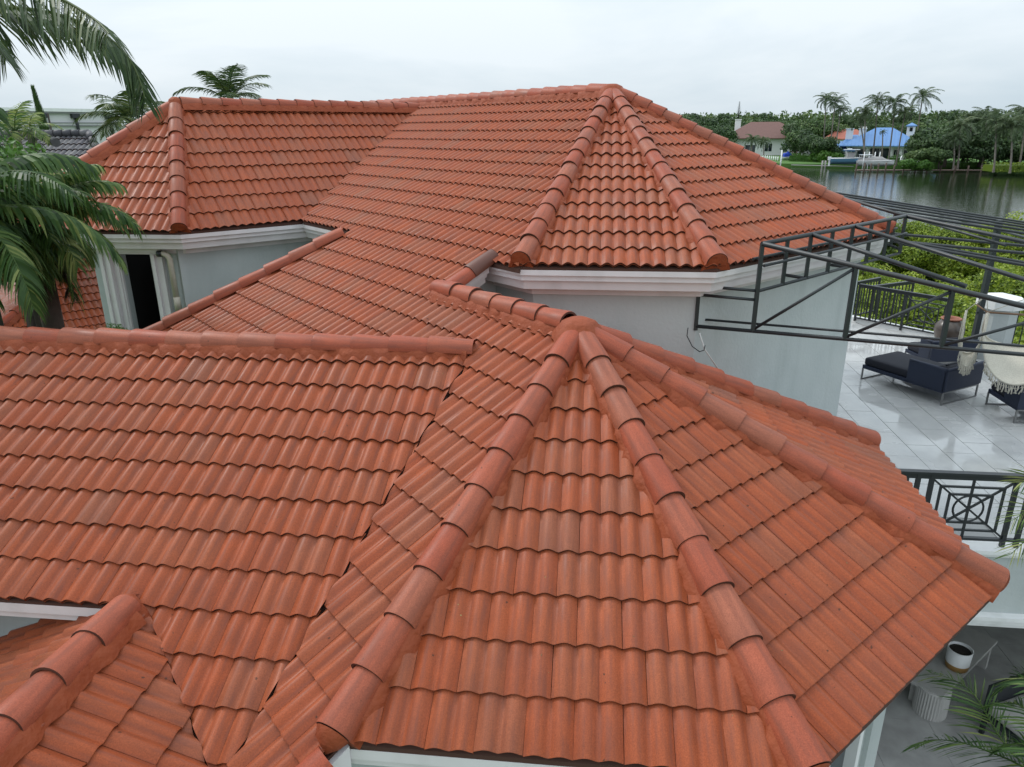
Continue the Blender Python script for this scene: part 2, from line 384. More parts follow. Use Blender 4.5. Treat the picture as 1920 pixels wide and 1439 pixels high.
MR = fM.W(18.3, -9.61) + Vector((0, 0, .035))
fAB.cells = [[fAB.ad(P2), fAB.ad(MR), (fAB.ad(MR)[0], fAB.ad(MR)[1] + 4), (fAB.ad(P2)[0], fAB.ad(P2)[1] + 4)]]
V1 = (-9.41, -15.08); V2 = (-5.47, -12.83)
fL2.cells = [[V1, (aL, dL), fL2.ad(E2), V2]]; fL2.de = fL2.ad(E2)[1]
fL2F.cells = [[(aAF, dAF), (aCF, deF), fL2F.ad(E2)]]; fL2F.de = deF
fL2L.cells = [tri(fL2L, AP, CL, CL + Vector((*(fL2L.A * 2.5), 0)))]; fL2L.de = fL2L.ad(CL)[1]
fL1.cells = [[(1.165, -7.06), (9.4, -7.06), (9.4, -4.33), (1.925, -4.33)], [(1.925, -4.33), (3.28, -4.33), (2.235, -3.26)]]
fL1b.cells = [[fL1b.ad(fL1.W(1.157, -7.06)), fL1b.ad(fL1.W(9.4, -7.06)), (fL1b.ad(fL1.W(9.4, -7.06))[0], fL1b.ad(fL1.W(9.4, -7.06))[1] + 1.5), (fL1b.ad(fM.W(12.43, -1.583))[0], fL1b.ad(fL1.W(9.4, -7.06))[1] + 1.5)]]
r0 = fL0R.ad(fL1.W(3.36, -4.33)); rA = fL0R.Pd
v0 = fL0R.ad(fL1.W(3.31, -4.33)); v1 = fL0R.ad(fL1.W(2.245, -3.22))
sg = 1 if fL0R.ad(fL1.W(3.36, -2))[0] > r0[0] else -1
fL0R.cells = [[(r0[0], rA), (r0[0] + sg * 2.9, rA), (v1[0] + sg * 1.9, v1[1] + .2), v1, v0]]; fL0R.de = rA + .318 * 5.35
l0 = fL0L.ad(fL1.W(3.36, -4.33)); sl_ = 1 if fL0L.ad(fL1.W(3.36, -2))[0] > l0[0] else -1
fL0L.cells = [[(l0[0] - sl_ * .42, fL0L.Pd), (l0[0] + sl_ * 2.9, fL0L.Pd), (l0[0] + sl_ * 2.9, fL0L.Pd + 3.4), (l0[0] - sl_ * .42, fL0L.Pd + 3.4)]]; fL0L.de = fL0L.Pd + .318 * 5.6
# a clean gap along every valley
ALL = [fM, fBF, fBR1, fBR2, fBB, fAF, fAR1, fAR2, fL2, fL2F, fL2L, fL1, fL1b, fL0R, fL0L]

house = empty('waterfront_villa', (0, 9, -7.9), label='pale grey-green stucco villa under the large orange terracotta tile roof filling the foreground', cat='house')
house_inv = Matrix.Translation((0, 9, -7.9)).inverted()
def hpart(mb_or_me, name, mat_, parent=None, **k):
    me = mb_or_me.mesh(name, mat_) if isinstance(mb_or_me, MB) else mb_or_me
    o = link(name, me, parent or house)
    if parent is None: o.matrix_parent_inverse = house_inv
    return tag(o, **k)
slope_obj = {}
for fc in ALL:
    lay_tiles(fc)
for fc in ALL + [fAB]:
    slope_obj[fc.name] = hpart(deck(fc), 'roof_slope', M['deck'])
RECS.sort(key=lambda r: -r[4]); MAIN_RECS = list(RECS)
NT = 290
protos = {}
def proto(nx, b):
    if (nx, b) not in protos:
        V, F = TEMPL[nx]; mb = MB(); mb.tint = (b + .5) / 20; mb.has_uv = True
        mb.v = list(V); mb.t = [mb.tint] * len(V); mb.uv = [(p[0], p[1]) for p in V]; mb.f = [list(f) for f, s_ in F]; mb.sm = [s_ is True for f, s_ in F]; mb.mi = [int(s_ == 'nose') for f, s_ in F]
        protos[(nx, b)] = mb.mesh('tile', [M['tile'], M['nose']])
    return protos[(nx, b)]
fields = {}
for i, (fc, Mx, cut, tint, sz) in enumerate(RECS):
    if i < NT:
        if cut is None: me = proto(fc.nx, int(tint * 19.99))
        else:
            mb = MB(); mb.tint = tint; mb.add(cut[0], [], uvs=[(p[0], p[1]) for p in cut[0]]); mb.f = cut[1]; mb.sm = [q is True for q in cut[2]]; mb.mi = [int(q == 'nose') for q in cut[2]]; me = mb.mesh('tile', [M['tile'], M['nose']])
        o = link('tile', me, slope_obj[fc.name]); o.matrix_local = Mx
    else:
        mb = fields.setdefault(fc.name, MB())
        V, FF, SS = cut if cut else (TEMPL[fc.nx][0], [f for f, s_ in TEMPL[fc.nx][1]], [s_ for f, s_ in TEMPL[fc.nx][1]])
        b = len(mb.v); mb.add([Mx @ Vector(p) for p in V], [], uvs=[(p[0], p[1]) for p in V], tint=tint)
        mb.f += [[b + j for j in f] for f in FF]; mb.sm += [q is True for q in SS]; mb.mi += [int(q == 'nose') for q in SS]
def flashing(p, q, w=.16):
    mb = MB(); mb.bar(Vector(p) - Vector((0, 0, .03)), Vector(q) - Vector((0, 0, .03)), w * 2, .02); hpart(mb, 'valley_flashing', M['deck'])
flashing(fM.W(5.9, -4.3), fM.W(3.35, .15)); flashing(fL1.W(3.33, -4.40), fL1.W(2.2, -3.17)); flashing(fM.W(15.2, -9.6), fM.W(12.8, -5.5))
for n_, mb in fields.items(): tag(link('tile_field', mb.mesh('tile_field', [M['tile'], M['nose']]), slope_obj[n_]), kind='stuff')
print('tiles', len(RECS))

# --- ridge and hip tiles on their mortar
def cap_mesh(b):
    mb = MB(); mb.tint = (b + .5) / 10; n = 12; V = []; F = []; uvs = []
    rows = [(0, .1275), (.028, .131), (1, .113)]
    for y, r in rows:
        for i in range(n + 1):
            a = math.pi * (-.03 + 1.06 * i / n); V.append((r * math.cos(a), y, r * .97 * math.sin(a))); uvs.append((i / n * .3, y * .4))
    mb.add(V, [(j * (n + 1) + i, j * (n + 1) + i + 1, (j + 1) * (n + 1) + i + 1, (j + 1) * (n + 1) + i) for j in range(2) for i in range(n)], True, uvs=uvs)
    V = []
    for y, r in ((0, .1275), (0, .107), (.2, .10)):
        for i in range(n + 1):
            a = math.pi * (-.03 + 1.06 * i / n); V.append((r * math.cos(a), y, r * .97 * math.sin(a)))
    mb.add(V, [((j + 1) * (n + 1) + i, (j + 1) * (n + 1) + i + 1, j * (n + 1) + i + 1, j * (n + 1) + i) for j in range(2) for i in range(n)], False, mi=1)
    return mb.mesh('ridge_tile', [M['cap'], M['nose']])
CAPS = [cap_mesh(b) for b in range(10)]
ridge_root = empty('ridge_capping'); ridge_root.parent = house; ridge_root.matrix_parent_inverse = house_inv
def caps(p0, p1, n, plug=None, rise=.072, lift=.0, mortar=True, tints=None, extra=.06, hipfold=.5, side=(1, 1)):
    """p0: the open, lower end (butts face it); p1: the upper end"""
    p0, p1 = Vector(p0), Vector(p1); d = p1 - p0; L = d.length; d.normalize()
    sd = d.cross(Vector((0, 0, 1))).normalized(); up = sd.cross(d).normalized(); e = L / n
    for i in range(n):
        o = link('ridge_tile', CAPS[int(rng.integers(10))], bed_holder[0])
        tilt = -.03
        dd = (d * math.cos(tilt) + up * math.sin(tilt)).normalized(); dd = (dd + sd * rng.normal(0, .006)).normalized()
        s2 = dd.cross(up).normalized(); u2 = s2.cross(dd).normalized()
        Mx = Matrix((s2 * (1 + rng.normal(0, .01)), dd * (e + extra), u2 * (1 + rng.normal(0, .015)))).transposed().to_4x4()
        Mx.translation = p0 + d * (e * i) + up * (rise + lift + rng.normal(0, .002)) + sd * rng.normal(0, .003)
        o.matrix_local = Mx
    if mortar:
        mb = MB(); ns = max(3, int(L / .06)); V = []
        for j in range(ns + 1):
            p = p0 + d * (L * j / ns) + d * .0
            w0 = .152 + .05 * mnoise.noise(p * 9.3); w1 = .152 + .05 * mnoise.noise(p * 9.3 + Vector((9, 0, 0)))
            for x, h in ((-w0 * side[0] - .02, -.04), (-w0 * side[0] + .012, .036), (-.112, rise + .012), (.112, rise + .012), (w1 * side[1] - .012, .036), (w1 * side[1] + .02, -.04)):
                V.append(p + sd * x + up * h)
        mb.add(V, [(j * 6 + i, j * 6 + i + 1, (j + 1) * 6 + i + 1, (j + 1) * 6 + i) for j in range(ns) for i in range(5)], True)
        mb.add(V[:6], [(5, 4, 3, 2, 1, 0)]); mb.add(V[-6:], [(0, 1, 2, 3, 4, 5)])
        link('mortar_bed', mb.mesh('mortar_bed', M['mortar']), bed_holder[0])
    if plug is not None:
        mb = MB(); n_ = 10; V = []
        c = p0 + up * (rise + lift)
        for r, y in ((.117, -.004), (.09, .0 - plug * .5), (.0, -plug)):
            for k in range(n_ + 1):
                a = math.pi * (-.12 + 1.24 * k / n_); V.append(c + sd * (r * math.cos(a)) + up * (r * math.sin(a) - (.05 if r == 0 else 0)) + d * y)
        mb.add(V, [(j * (n_ + 1) + i, (j + 1) * (n_ + 1) + i, (j + 1) * (n_ + 1) + i + 1, j * (n_ + 1) + i + 1) for j in range(2) for i in range(n_)], True)
        link('end_plug', mb.mesh('end_plug', M['mortar']), bed_holder[0])
bed_holder = [ridge_root]
def blob(c, r, h, name='mortar_cap'):
    mb = MB(); n = 20; V = []
    for j, (rr, z) in enumerate(((1, -.06), (.9, .03), (.62, .75), (.3, .97), (0, 1.0))):
        for k in range(n):
            a = 2 * math.pi * k / n; w = r * rr * (1 + .12 * math.sin(a * 5 + 1) * (1 if j < 2 else .3)); V.append(Vector(c) + Vector((w * math.cos(a), w * math.sin(a), (z * h if z > 0 else z))))
    mb.add(V, [(j * n + k, j * n + (k + 1) % n, (j + 1) * n + (k + 1) % n, (j + 1) * n + k) for j in range(4) for k in range(n)], True)
    link(name, mb.mesh(name, M['mortar']), bed_holder[0])
dz = Vector((0, 0, -.045))
def hipline(pb, pt, n, over=-.03, short=.12, **k):
    pb, pt = Vector(pb) + dz, Vector(pt) + dz; d = (pt - pb).normalized()
    caps(pb - d * over, pt - d * short, n, **k)

# hips and ridges, bottom to top
hipline(CB1, P1, 10, plug=.12); hipline(CB2, P1, 10, plug=.05); hipline(CB3, P1, 10, plug=.05); hipline(CB4, P1, 10, plug=.02)
caps(Vector(P1) + dz + Vector((*(fM.A * .14), 0)), fM.W(7.30, -4.78) , 6, lift=.015)
blob(Vector(P1) + dz + Vector((0, 0, .02)), .27, .165)
hipline(CA1, P2, 13, plug=.02); hipline(CA2, P2, 13, plug=.02); hipline(CA3, P2, 17, plug=.02)
caps(MR + dz, P2 + dz + Vector((*(fM.A * .12), 0)), 23, lift=.01)
blob(P2 + dz + Vector((0, 0, .02)), .26, .16)
hipline(E2, AP, 8, plug=.02); hipline(CL, AP, 9, plug=.02)
LR = fL2.W(-9.52, -15.06)
caps(AP + dz + Vector((*(-fL2.A * .08), 0)), LR, 14)
blob(AP + dz + Vector((0, 0, .0)), .17, .19)
caps(fM.W(hip_left(-2.0), -2.0), fM.W(hip_left(-5.3), -5.3), 9, side=(1, .4))
# front wing ridge and the small one below it
caps(fL1.W(9.3, -7.06), fL1.W(1.2, -7.06), 20, rise=.066)
caps(fL1.W(3.36, -4.33) + Vector((*(D(TH) * 3.2), .06)), fL1.W(3.36, -4.33) + Vector((*(D(TH) * .18), .06)), 8, rise=.06)
blob(fL1.W(3.36, -4.33) + Vector((*(D(TH) * .13), .05)), .15, .15)
# rake tiles where the big pitch steps down past the two octagons
caps(fM.W(7.20, -4.86), fM.W(7.20, -5.50), 2, rise=.03, mortar=False)
M['capdark'] = mat('dark_brown_ridge_tile', (.10, .030, .016), .5, noise=(6, .5, (.13, .04, .022)))
dk_ = bed_holder[0].children[-1]; dk_.data = dk_.data.copy(); dk_.data.materials[0] = M['capdark']; dk_['label'] = 'dark brown rake tile beside the upper eave'
caps(fM.W(3.36, .55), fM.W(3.36, -1.22), 5, rise=.03, mortar=False)

# ---------------------------------------------------------------- walls and eaves
def offset(path, o):
    """path of plan points; positive o moves it to the right of travel"""
    out = []; n = len(path)
    P = [np.array([p[0], p[1]]) for p in path]
    for i in range(n):
        ns = []
        if i > 0: d = P[i] - P[i - 1]; d = d / np.linalg.norm(d); ns.append(np.array([d[1], -d[0]]))
        if i < n - 1: d = P[i + 1] - P[i]; d = d / np.linalg.norm(d); ns.append(np.array([d[1], -d[0]]))
        if len(ns) == 1: out.append(P[i] + ns[0] * o)
        else:
            b = ns[0] + ns[1]; b = b / np.dot(b, ns[0]); out.append(P[i] + b * o)
    return out
def sweep(mb, path, prof, z, mi=0):
    """prof: closed list of (outward, dz), swept along the path"""
    rows = [offset(path, o) for o, h in prof]; n = len(path); m_ = len(prof); V = []
    for j in range(m_):
        for i in range(n): V.append((rows[j][i][0], rows[j][i][1], z + prof[j][1]))
    F = [(j * n + i, j * n + i + 1, ((j + 1) % m_) * n + i + 1, ((j + 1) % m_) * n + i) for j in range(m_) for i in range(n - 1)]
    F += [tuple(j * n for j in range(m_)), tuple(j * n + n - 1 for j in range(m_))[::-1]]
    mb.add(V, F, mi=mi)
CROWN = [(.0, -.05), (.0, -.115), (-.035, -.125), (-.035, -.185), (-.075, -.195), (-.095, -.30), (-.125, -.31), (-.30, -.31), (-.30, -.05)]
def eave(path, z, prof=CROWN, frieze=True, inset=.33, name='eave_moulding'):
    mb = MB(); sweep(mb, path, prof, z); o = hpart(mb, name, M['trim']); hull_fix(o)
    if frieze:
        mb = MB(); sweep(mb, offset(path, -inset), [(.035, -.308), (.035, -.405), (.0, -.41), (-.05, -.41), (-.05, -.308)], z)
        o = hpart(mb, 'frieze_board', M['trim']); hull_fix(o)
def wall(path, z0, z1, thick=.2, name='wall', m_=None):
    mb = MB(); sweep(mb, path, [(0, z0), (0, z1), (-thick, z1), (-thick, z0)], 0); o = hpart(mb, name, m_ or M['stucco']); hull_fix(o); return o
def v2(v): return (v[0], v[1])
W2 = lambda fc, a, d: v2(fc.W(a, d))
RA0 = W2(fM, 7.50, -5.46)
pathA = [RA0, v2(CA1), v2(CA2), v2(CA3), v2(CA4)]
eave(pathA, ZA - .035)
wa = offset([W2(fM, 7.80, -5.46), v2(CA1), v2(CA2), v2(CA3), v2(CA4)], -.33)
wall(wa, -8.0, ZA - .25)
pathL2 = [W2(fM, 10.4, -5.46), W2(fM, 12.80, -5.46), v2(E2), v2(CL)][::-1]
eave(pathL2, -1.575)
wl = offset([W2(fM, 10.2, -5.46), W2(fM, 12.80, -5.46), v2(E2)][::-1], -.33)
wall(wl, -8.0, -1.75)
# step wall below the rake of the big pitch (right) and its sloping white board
mb = MB(); x0 = 7.50
pa, pb = fM.W(x0, -5.9), fM.W(x0, -3.6)
def slab(mb, pts, nrm, th_, mi=0):
    n = len(pts); nrm = Vector(nrm); V = [Vector(p) for p in pts] + [Vector(p) + nrm * th_ for p in pts]
    mb.add(V, [tuple(range(n)), tuple(range(n, 2 * n))[::-1]] + [(i, n + i, n + (i + 1) % n, (i + 1) % n) for i in range(n)], mi=mi)
Am = Vector((*fM.A, 0))
slab(mb, [(pa.x, pa.y, -8), (pb.x, pb.y, -8), pb - Vector((0, 0, .12)), pa - Vector((0, 0, .12))], Am, .2); o = hpart(mb, 'wall', M['stucco']); hull_fix(o)
mb = MB()
for o_, z0, z1, w in ((7.17, -.02, -.115, .30), (7.21, -.118, -.17, .26), (7.25, -.173, -.25, .22)):
    a_, b_ = fM.W(o_, -5.44), fM.W(o_, -4.3)
    slab(mb, [a_ + Vector((0, 0, z1)), b_ + Vector((0, 0, z1)), b_ + Vector((0, 0, z0)), a_ + Vector((0, 0, z0))], Am, w)
o = hpart(mb, 'rake_board', M['trim']); hull_fix(o)
# the lower octagon: simple eave board and walls
EB = [(.0, -.04), (.0, -.12), (-.03, -.13), (-.03, -.19), (-.30, -.19), (-.30, -.04)]
eave([v2(CB1), v2(CB2)], ZB - .05, EB, frieze=False)
eave(offset([v2(CB1), v2(CB2), v2(CB3), v2(CB4), v2(CB4 + Vector((*(-fBB.A * 2.4), 0)))], -.16)[1:], ZB - .05, EB, frieze=False)
wb = offset([v2(CB1), v2(CB2), v2(CB3), v2(CB4)], -.58)
fw = offset([W2(fM, 3.41, .55), W2(fM, 3.41, -1.37)], -.02)
mb = MB(); a_, b_ = fM.W(3.37, .8), fM.W(3.37, -1.40)
slab(mb, [a_ + Vector((0, 0, -.22)), b_ + Vector((0, 0, -.22)), b_ + Vector((0, 0, -.03)), a_ + Vector((0, 0, -.03))], Am, .06); o = hpart(mb, 'rake_board', M['trim']); hull_fix(o)
mb = MB(); a_, b_ = fM.W(3.75, 1.5), fM.W(3.75, -1.9)
slab(mb, [(a_.x, a_.y, -8), (b_.x, b_.y, -8), b_ - Vector((0, 0, .12)), a_ - Vector((0, 0, .12))], Am, .2); o = hpart(mb, 'wall', M['stucco']); hull_fix(o)
wbl = wb[0] + (wb[0] - wb[1]) * .35
wall([tuple(wbl), tuple(wb[1])], -8.0, ZB - .16)
# right-hand walls of the lower octagon with tall windows
def along(p, q, t): return (p[0] + (q[0] - p[0]) * t, p[1] + (q[1] - p[1]) * t)
def window_wall(p, q, spans, z0, z1, sill, head):
    L = math.hypot(q[0] - p[0], q[1] - p[1]); cuts = [0] + [s for ab in spans for s in ab] + [1]
    for i in range(0, len(cuts), 2):
        wall([along(p, q, cuts[i]), along(p, q, cuts[i + 1])], z0, z1)
    for a, b in spans:
        wall([along(p, q, a), along(p, q, b)], head, z1); wall([along(p, q, a), along(p, q, b)], z0, sill)
        w = hpart(MB_frame(along(p, q, a), along(p, q, b), sill, head), 'window', M['trimw'])
        g = MB(); sweep(g, offset([along(p, q, a), along(p, q, b)], -.08), [(0, sill), (0, head), (-.02, head), (-.02, sill)], 0); link('pane', g.mesh('pane', M['glass']), w)
def MB_frame(p, q, z0, z1, w=.07, dep=.11, o=.02):
    mb = MB(); L = math.hypot(q[0] - p[0], q[1] - p[1]); f = w / L
    for a, b, c, d in ((0, f, z0, z1), (1 - f, 1, z0, z1), (f, 1 - f, z0, z0 + w), (f, 1 - f, z1 - w, z1)):
        sweep(mb, offset([along(p, q, a), along(p, q, b)], o), [(0, c), (0, d), (-dep, d), (-dep, c)], 0)
    return mb
window_wall(tuple(wb[1]), tuple(wb[2]), [(.12, .44), (.52, .84)], -8.0, ZB - .16, -6.9, -4.1)
window_wall(tuple(wb[2]), tuple(wb[3]), [(.18, .82)], -8.0, ZB - .16, -6.9, -4.1)
wall([tuple(wb[3]), v2(CB4 + Vector((*(-fBB.A * 2.4), 0)))], -8.0, ZB - .16)
mb = MB()
for t in (.02, .47, .88):
    p_, q_ = along(wb[1], wb[2], t), along(wb[1], wb[2], t + .10)
    sweep(mb, offset([p_, q_], .045), [(0, -7.9), (0, ZB - .2), (-.045, ZB - .2), (-.045, -7.9)], 0)
o = hpart(mb, 'pilaster', M['stucco'], kind='stuff'); hull_fix(o)
# front wing, left: eave board, wall
eave([W2(fL1, 9.4, -4.33), W2(fL1, 3.05, -4.33)], -3.447, EB, frieze=False)
wall(offset([W2(fL1, 9.4, -4.33), W2(fL1, 2.6, -4.33)], -.36), -8.0, -3.6)

# ---- west bay: door, casings, downspout
wp = lambda a: v2(Vector((*(a * fL2F.A + (deF - .33) * fL2F.n), 0)))
aE = fL2F.ad(E2)[0]
dr0, dr1 = fL2F.ad((-6.83, 12.3))[0], fL2F.ad((-6.20, 12.25))[0]
if dr0 < dr1: dr0, dr1 = dr1, dr0
cl = fL2F.ad(offset([v2(CL), v2(E2)], -.33)[1])[0]
ce = offset([W2(fM, 12.80, -5.46), v2(E2), v2(CL)][::-1], -.33)[1]
ae = fL2F.ad(ce)[0]
lft = fL2F.ad(CL)[0] - .5
XL = dr0 + .48
wall([wp(XL), wp(dr0)], -8, -1.75); wall([wp(dr1), wp(ae)], -8, -1.75); wall([wp(dr0), wp(dr1)], -1.995, -1.75)
nF = Vector((*fL2F.n, 0))
# side wall running back from the bay's left corner
cpt = wp(XL)
wall([(cpt[0] - 1.6, cpt[1] + 3.4), cpt], -8, -1.75)
mb = MB(); cc = [wp(dr0), wp(dr1)]
for a, b, o_ in ((dr0 + .30, dr0 + .24, .10), (dr0 + .24, dr0 + .15, .07), (dr0 + .15, dr0 + .10, .12), (dr0 + .10, dr0 + .0, .05), (dr0 + .01, dr0 - .03, .03), (dr1 + .02, dr1 - .03, .05), (dr1 - .03, dr1 - .08, .10), (dr1 - .08, dr1 - .20, .07)):
    sweep(mb, offset([wp(a), wp(b)], o_), [(0, -4.2), (0, -1.97 if o_ != .03 else -2.0), (-o_ - .02, -1.97), (-o_ - .02, -4.2)], 0)
door = hpart(mb, 'door', M['trim']); hull_fix(door)
mb = MB()
for z0, z1, o_ in ((-1.99, -1.95, .10), (-1.95, -1.88, .13), (-1.88, -1.85, .16)):
    sweep(mb, offset([wp(dr0 + .32), wp(dr1 - .22)], o_), [(0, z0), (0, z1), (-o_ - .02, z1), (-o_ - .02, z0)], 0)
o = link('door_header', mb.mesh('door_header', M['trim']), door); hull_fix(o)
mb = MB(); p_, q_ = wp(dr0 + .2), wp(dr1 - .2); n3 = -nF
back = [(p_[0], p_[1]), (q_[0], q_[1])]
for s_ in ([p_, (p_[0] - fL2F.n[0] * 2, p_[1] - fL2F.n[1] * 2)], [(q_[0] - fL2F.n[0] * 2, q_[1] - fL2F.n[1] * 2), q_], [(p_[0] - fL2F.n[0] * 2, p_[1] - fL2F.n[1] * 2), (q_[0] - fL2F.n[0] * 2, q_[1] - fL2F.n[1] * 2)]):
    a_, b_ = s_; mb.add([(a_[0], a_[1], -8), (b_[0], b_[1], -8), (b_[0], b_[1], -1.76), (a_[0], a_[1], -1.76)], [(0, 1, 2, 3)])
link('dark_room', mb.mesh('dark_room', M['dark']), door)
M['pvc'] = mat('weathered_cream_pvc', (.52, .48, .39), .55, noise=(9, .6, (.40, .36, .28)))
mb = MB(); a0_ = dr1 - .30; px_ = lambda a, o, z: Vector((*(a * fL2F.A + (deF - .33 + o) * fL2F.n), z))
mb.tube([px_(a0_ + .06, .13, -1.97), px_(a0_ + .0, .13, -1.97), px_(a0_ - .05, .13, -2.0), px_(a0_ - .075, .12, -2.06), px_(a0_ - .08, .11, -2.9)], .048, 12)
mb.tube([px_(a0_ - .08, .11, -2.72), px_(a0_ - .08, .11, -2.96)], .056, 12)
ds = hpart(mb, 'downspout', M['pvc'])
mb = MB(); mb.tube([px_(a0_ + .12, .13, -1.97), px_(a0_ + .04, .13, -1.97)], .056, 12); link('elbow', mb.mesh('elbow', M['black']), ds)
print('house built')

# ---------------------------------------------------------------- ground, water, terrace, lower patio
def sheet(name, pts, z, mat_, thick=None):
    mb = MB()
    if thick: mb.prism(pts, z - thick, z)
    else: mb.add([(p[0], p[1], z) for p in pts], [tuple(range(len(pts)))])
    o = mb.build(name, mat_); tag(o, kind='structure'); hull_fix(o); return o
M['grass'] = mat('lawn_grass', (.075, .17, .025), .9, noise=(.35, .7, (.05, .12, .02)), bump=(30, .6, .02))
M['water'] = mat('lagoon_water', (.016, .026, .012), .035, spec=.6)
t = M['water'].node_tree; b = t.nodes['Principled BSDF']; b.inputs['IOR'].default_value = 1.33
tcw = t.nodes.new('ShaderNodeNewGeometry'); mpw = t.nodes.new('ShaderNodeMapping'); mpw.inputs['Scale'].default_value = (.22, .75, 1); mpw.inputs['Rotation'].default_value = (0, 0, R(-20))
nw = t.nodes.new('ShaderNodeTexNoise'); nw.inputs['Scale'].default_value = 1.6; nw.inputs['Detail'].default_value = 5; nw.inputs['Roughness'].default_value = .6
bw = t.nodes.new('ShaderNodeBump'); bw.inputs['Strength'].default_value = .28; bw.inputs['Distance'].default_value = .12
t.links.new(tcw.outputs['Position'], mpw.inputs['Vector']); t.links.new(mpw.outputs['Vector'], nw.inputs['Vector']); t.links.new(nw.outputs['Fac'], bw.inputs['Height']); t.links.new(bw.outputs['Normal'], b.inputs['Normal'])
M['concrete'] = mat('patio_concrete', (.24, .235, .225), .7, noise=(1.6, .7, (.30, .295, .285)), bump=(12, .3, .01))
sheet('water', [(-400, -60), (600, -60), (600, 420), (-400, 420)], -9.5, M['water'])
near = [(-400, -200), (300, -200), (60, 10), (46, 44), (26, 62), (0, 75), (-40, 90), (-120, 420), (-400, 420)]
sheet('ground', near, -8.6, M['grass'], 1.6)
far = [(40.0, 205), (54, 202), (71.3, 190.5), (92, 183), (110.5, 174.0), (114, 165.5), (150, 150), (330, 120), (900, 120), (900, 1600), (-900, 1600), (-900, 420), (-118, 420), (-60, 300), (0, 215)]
sheet('far_shore_ground', far, -8.75, M['grass'], 1.6)
patio = [(-2, -4), (16, -4), (16, 12), (-2, 12)]
sheet('patio', patio, -7.9, M['concrete'], .5)
M['paver'] = mat('patio_paver', (.25, .245, .235), .62, noise=(3.0, .8, (.38, .375, .36)), bump=(40, .3, .004))
pav = [o for o in C.objects if o.name == 'patio'][0]
pv = MB(); pv.box((0, 0, 0), (.895, .895, .012)); pme = pv.mesh('paver', M['paver'])
for i in range(14):
    for j in range(14):
        if (i * 14 + j) % 1: continue
        a = -12.6 + i * .9; d = -12.6 + j * .9
        q = a * D(TH + math.pi / 2) + d * D(TH)
        if not (3.0 < q[0] < 14 and 2.5 < q[1] < 11.5): continue
        o = link('paver', pme, pav); o.matrix_local = Matrix.Translation((q[0], q[1], -7.897 + rng.normal(0, .001))) @ Matrix.Rotation(-TH, 4, 'Z')

# terrace
fa = D(TH + math.pi / 2); fn = D(TH)
FD = lambda a, d, z=0: Vector((*(a * fa + d * fn), z))
ZT = -4.75
fr = -7.87                                             # front edge of the terrace, in d
TX = [v2(FD(-2.6, fr)), v2(FD(-14.5, fr)), v2(FD(-14.5, -15.3)), v2(FD(-9.0, -16.6)), (8.72, 18.15), (6.9, 20.7), (4.2, 20.7), (1.5, 12.0)]
mb = MB(); mb.prism(TX[::-1], ZT - .35, ZT - .012)
terr = empty('roof_terrace', (8, 12, ZT), label='wet pale grey tiled roof terrace beside the villa wall', cat='terrace')
ti = Matrix.Translation((8, 12, ZT)).inverted()
def tpart(mb_, name, m_, parent=None):
    o = link(name, mb_.mesh(name, m_), parent or terr)
    if parent is None: o.matrix_parent_inverse = ti
    return o
M['grout'] = mat('terrace_grout', (.27, .27, .265), .5)
M['ttile'] = mat('wet_porcelain_tile', (.47, .47, .46), .14, noise=(2.2, .7, (.36, .36, .36)), bump=(3, .15, .01))
t = M['ttile'].node_tree; b = t.nodes['Principled BSDF']
g = t.nodes.new('ShaderNodeNewGeometry'); nzz = t.nodes.new('ShaderNodeTexNoise'); nzz.inputs['Scale'].default_value = .9; nzz.inputs['Detail'].default_value = 4
t.links.new(g.outputs['Position'], nzz.inputs['Vector']); mr = t.nodes.new('ShaderNodeMapRange'); mr.inputs[1].default_value = .42; mr.inputs[2].default_value = .6; mr.inputs[3].default_value = .05; mr.inputs[4].default_value = .38
t.links.new(nzz.outputs['Fac'], mr.inputs[0]); t.links.new(mr.outputs[0], b.inputs['Roughness'])
o = tpart(mb, 'slab', M['grout']); hull_fix(o)
tm = MB(); tm.box((0, 0, 0), (.456, .924, .012)); tme = tm.mesh('floor_tile', M['ttile']); cnt = 0
def in_poly(p, poly):
    c = False; n = len(poly)
    for i in range(n):
        a_, b_ = poly[i], poly[(i + 1) % n]
        if (a_[1] > p[1]) != (b_[1] > p[1]) and p[0] < (b_[0] - a_[0]) * (p[1] - a_[1]) / (b_[1] - a_[1]) + a_[0]: c = not c
    return c
for i in range(26):
    for j in range(14):
        a = -3.0 - i * .4645; d = fr - .32 - (j - .5) * .933 - (i % 2) * .465 * 0 + [.0, .47, .2, .65][i % 4] * -.933 + .4
        if d > fr - .47: continue
        q = a * fa + d * fn
        if not in_poly(q, TX): continue
        q2 = Vector((q[0], q[1], ZT)); zc = q2.dot(FW)
        u = 960 + F_PX * q2.dot(RT) / zc
        if u < 1500 or u > 2050: continue
        cnt += 1
        o = link('floor_tile', tme, terr)
        o.matrix_local = ti @ Matrix.Translation((q[0], q[1], ZT - .006 + rng.normal(0, .0006))) @ Matrix.Rotation(-(TH - math.pi), 4, 'Z')
print('floor tiles', cnt)
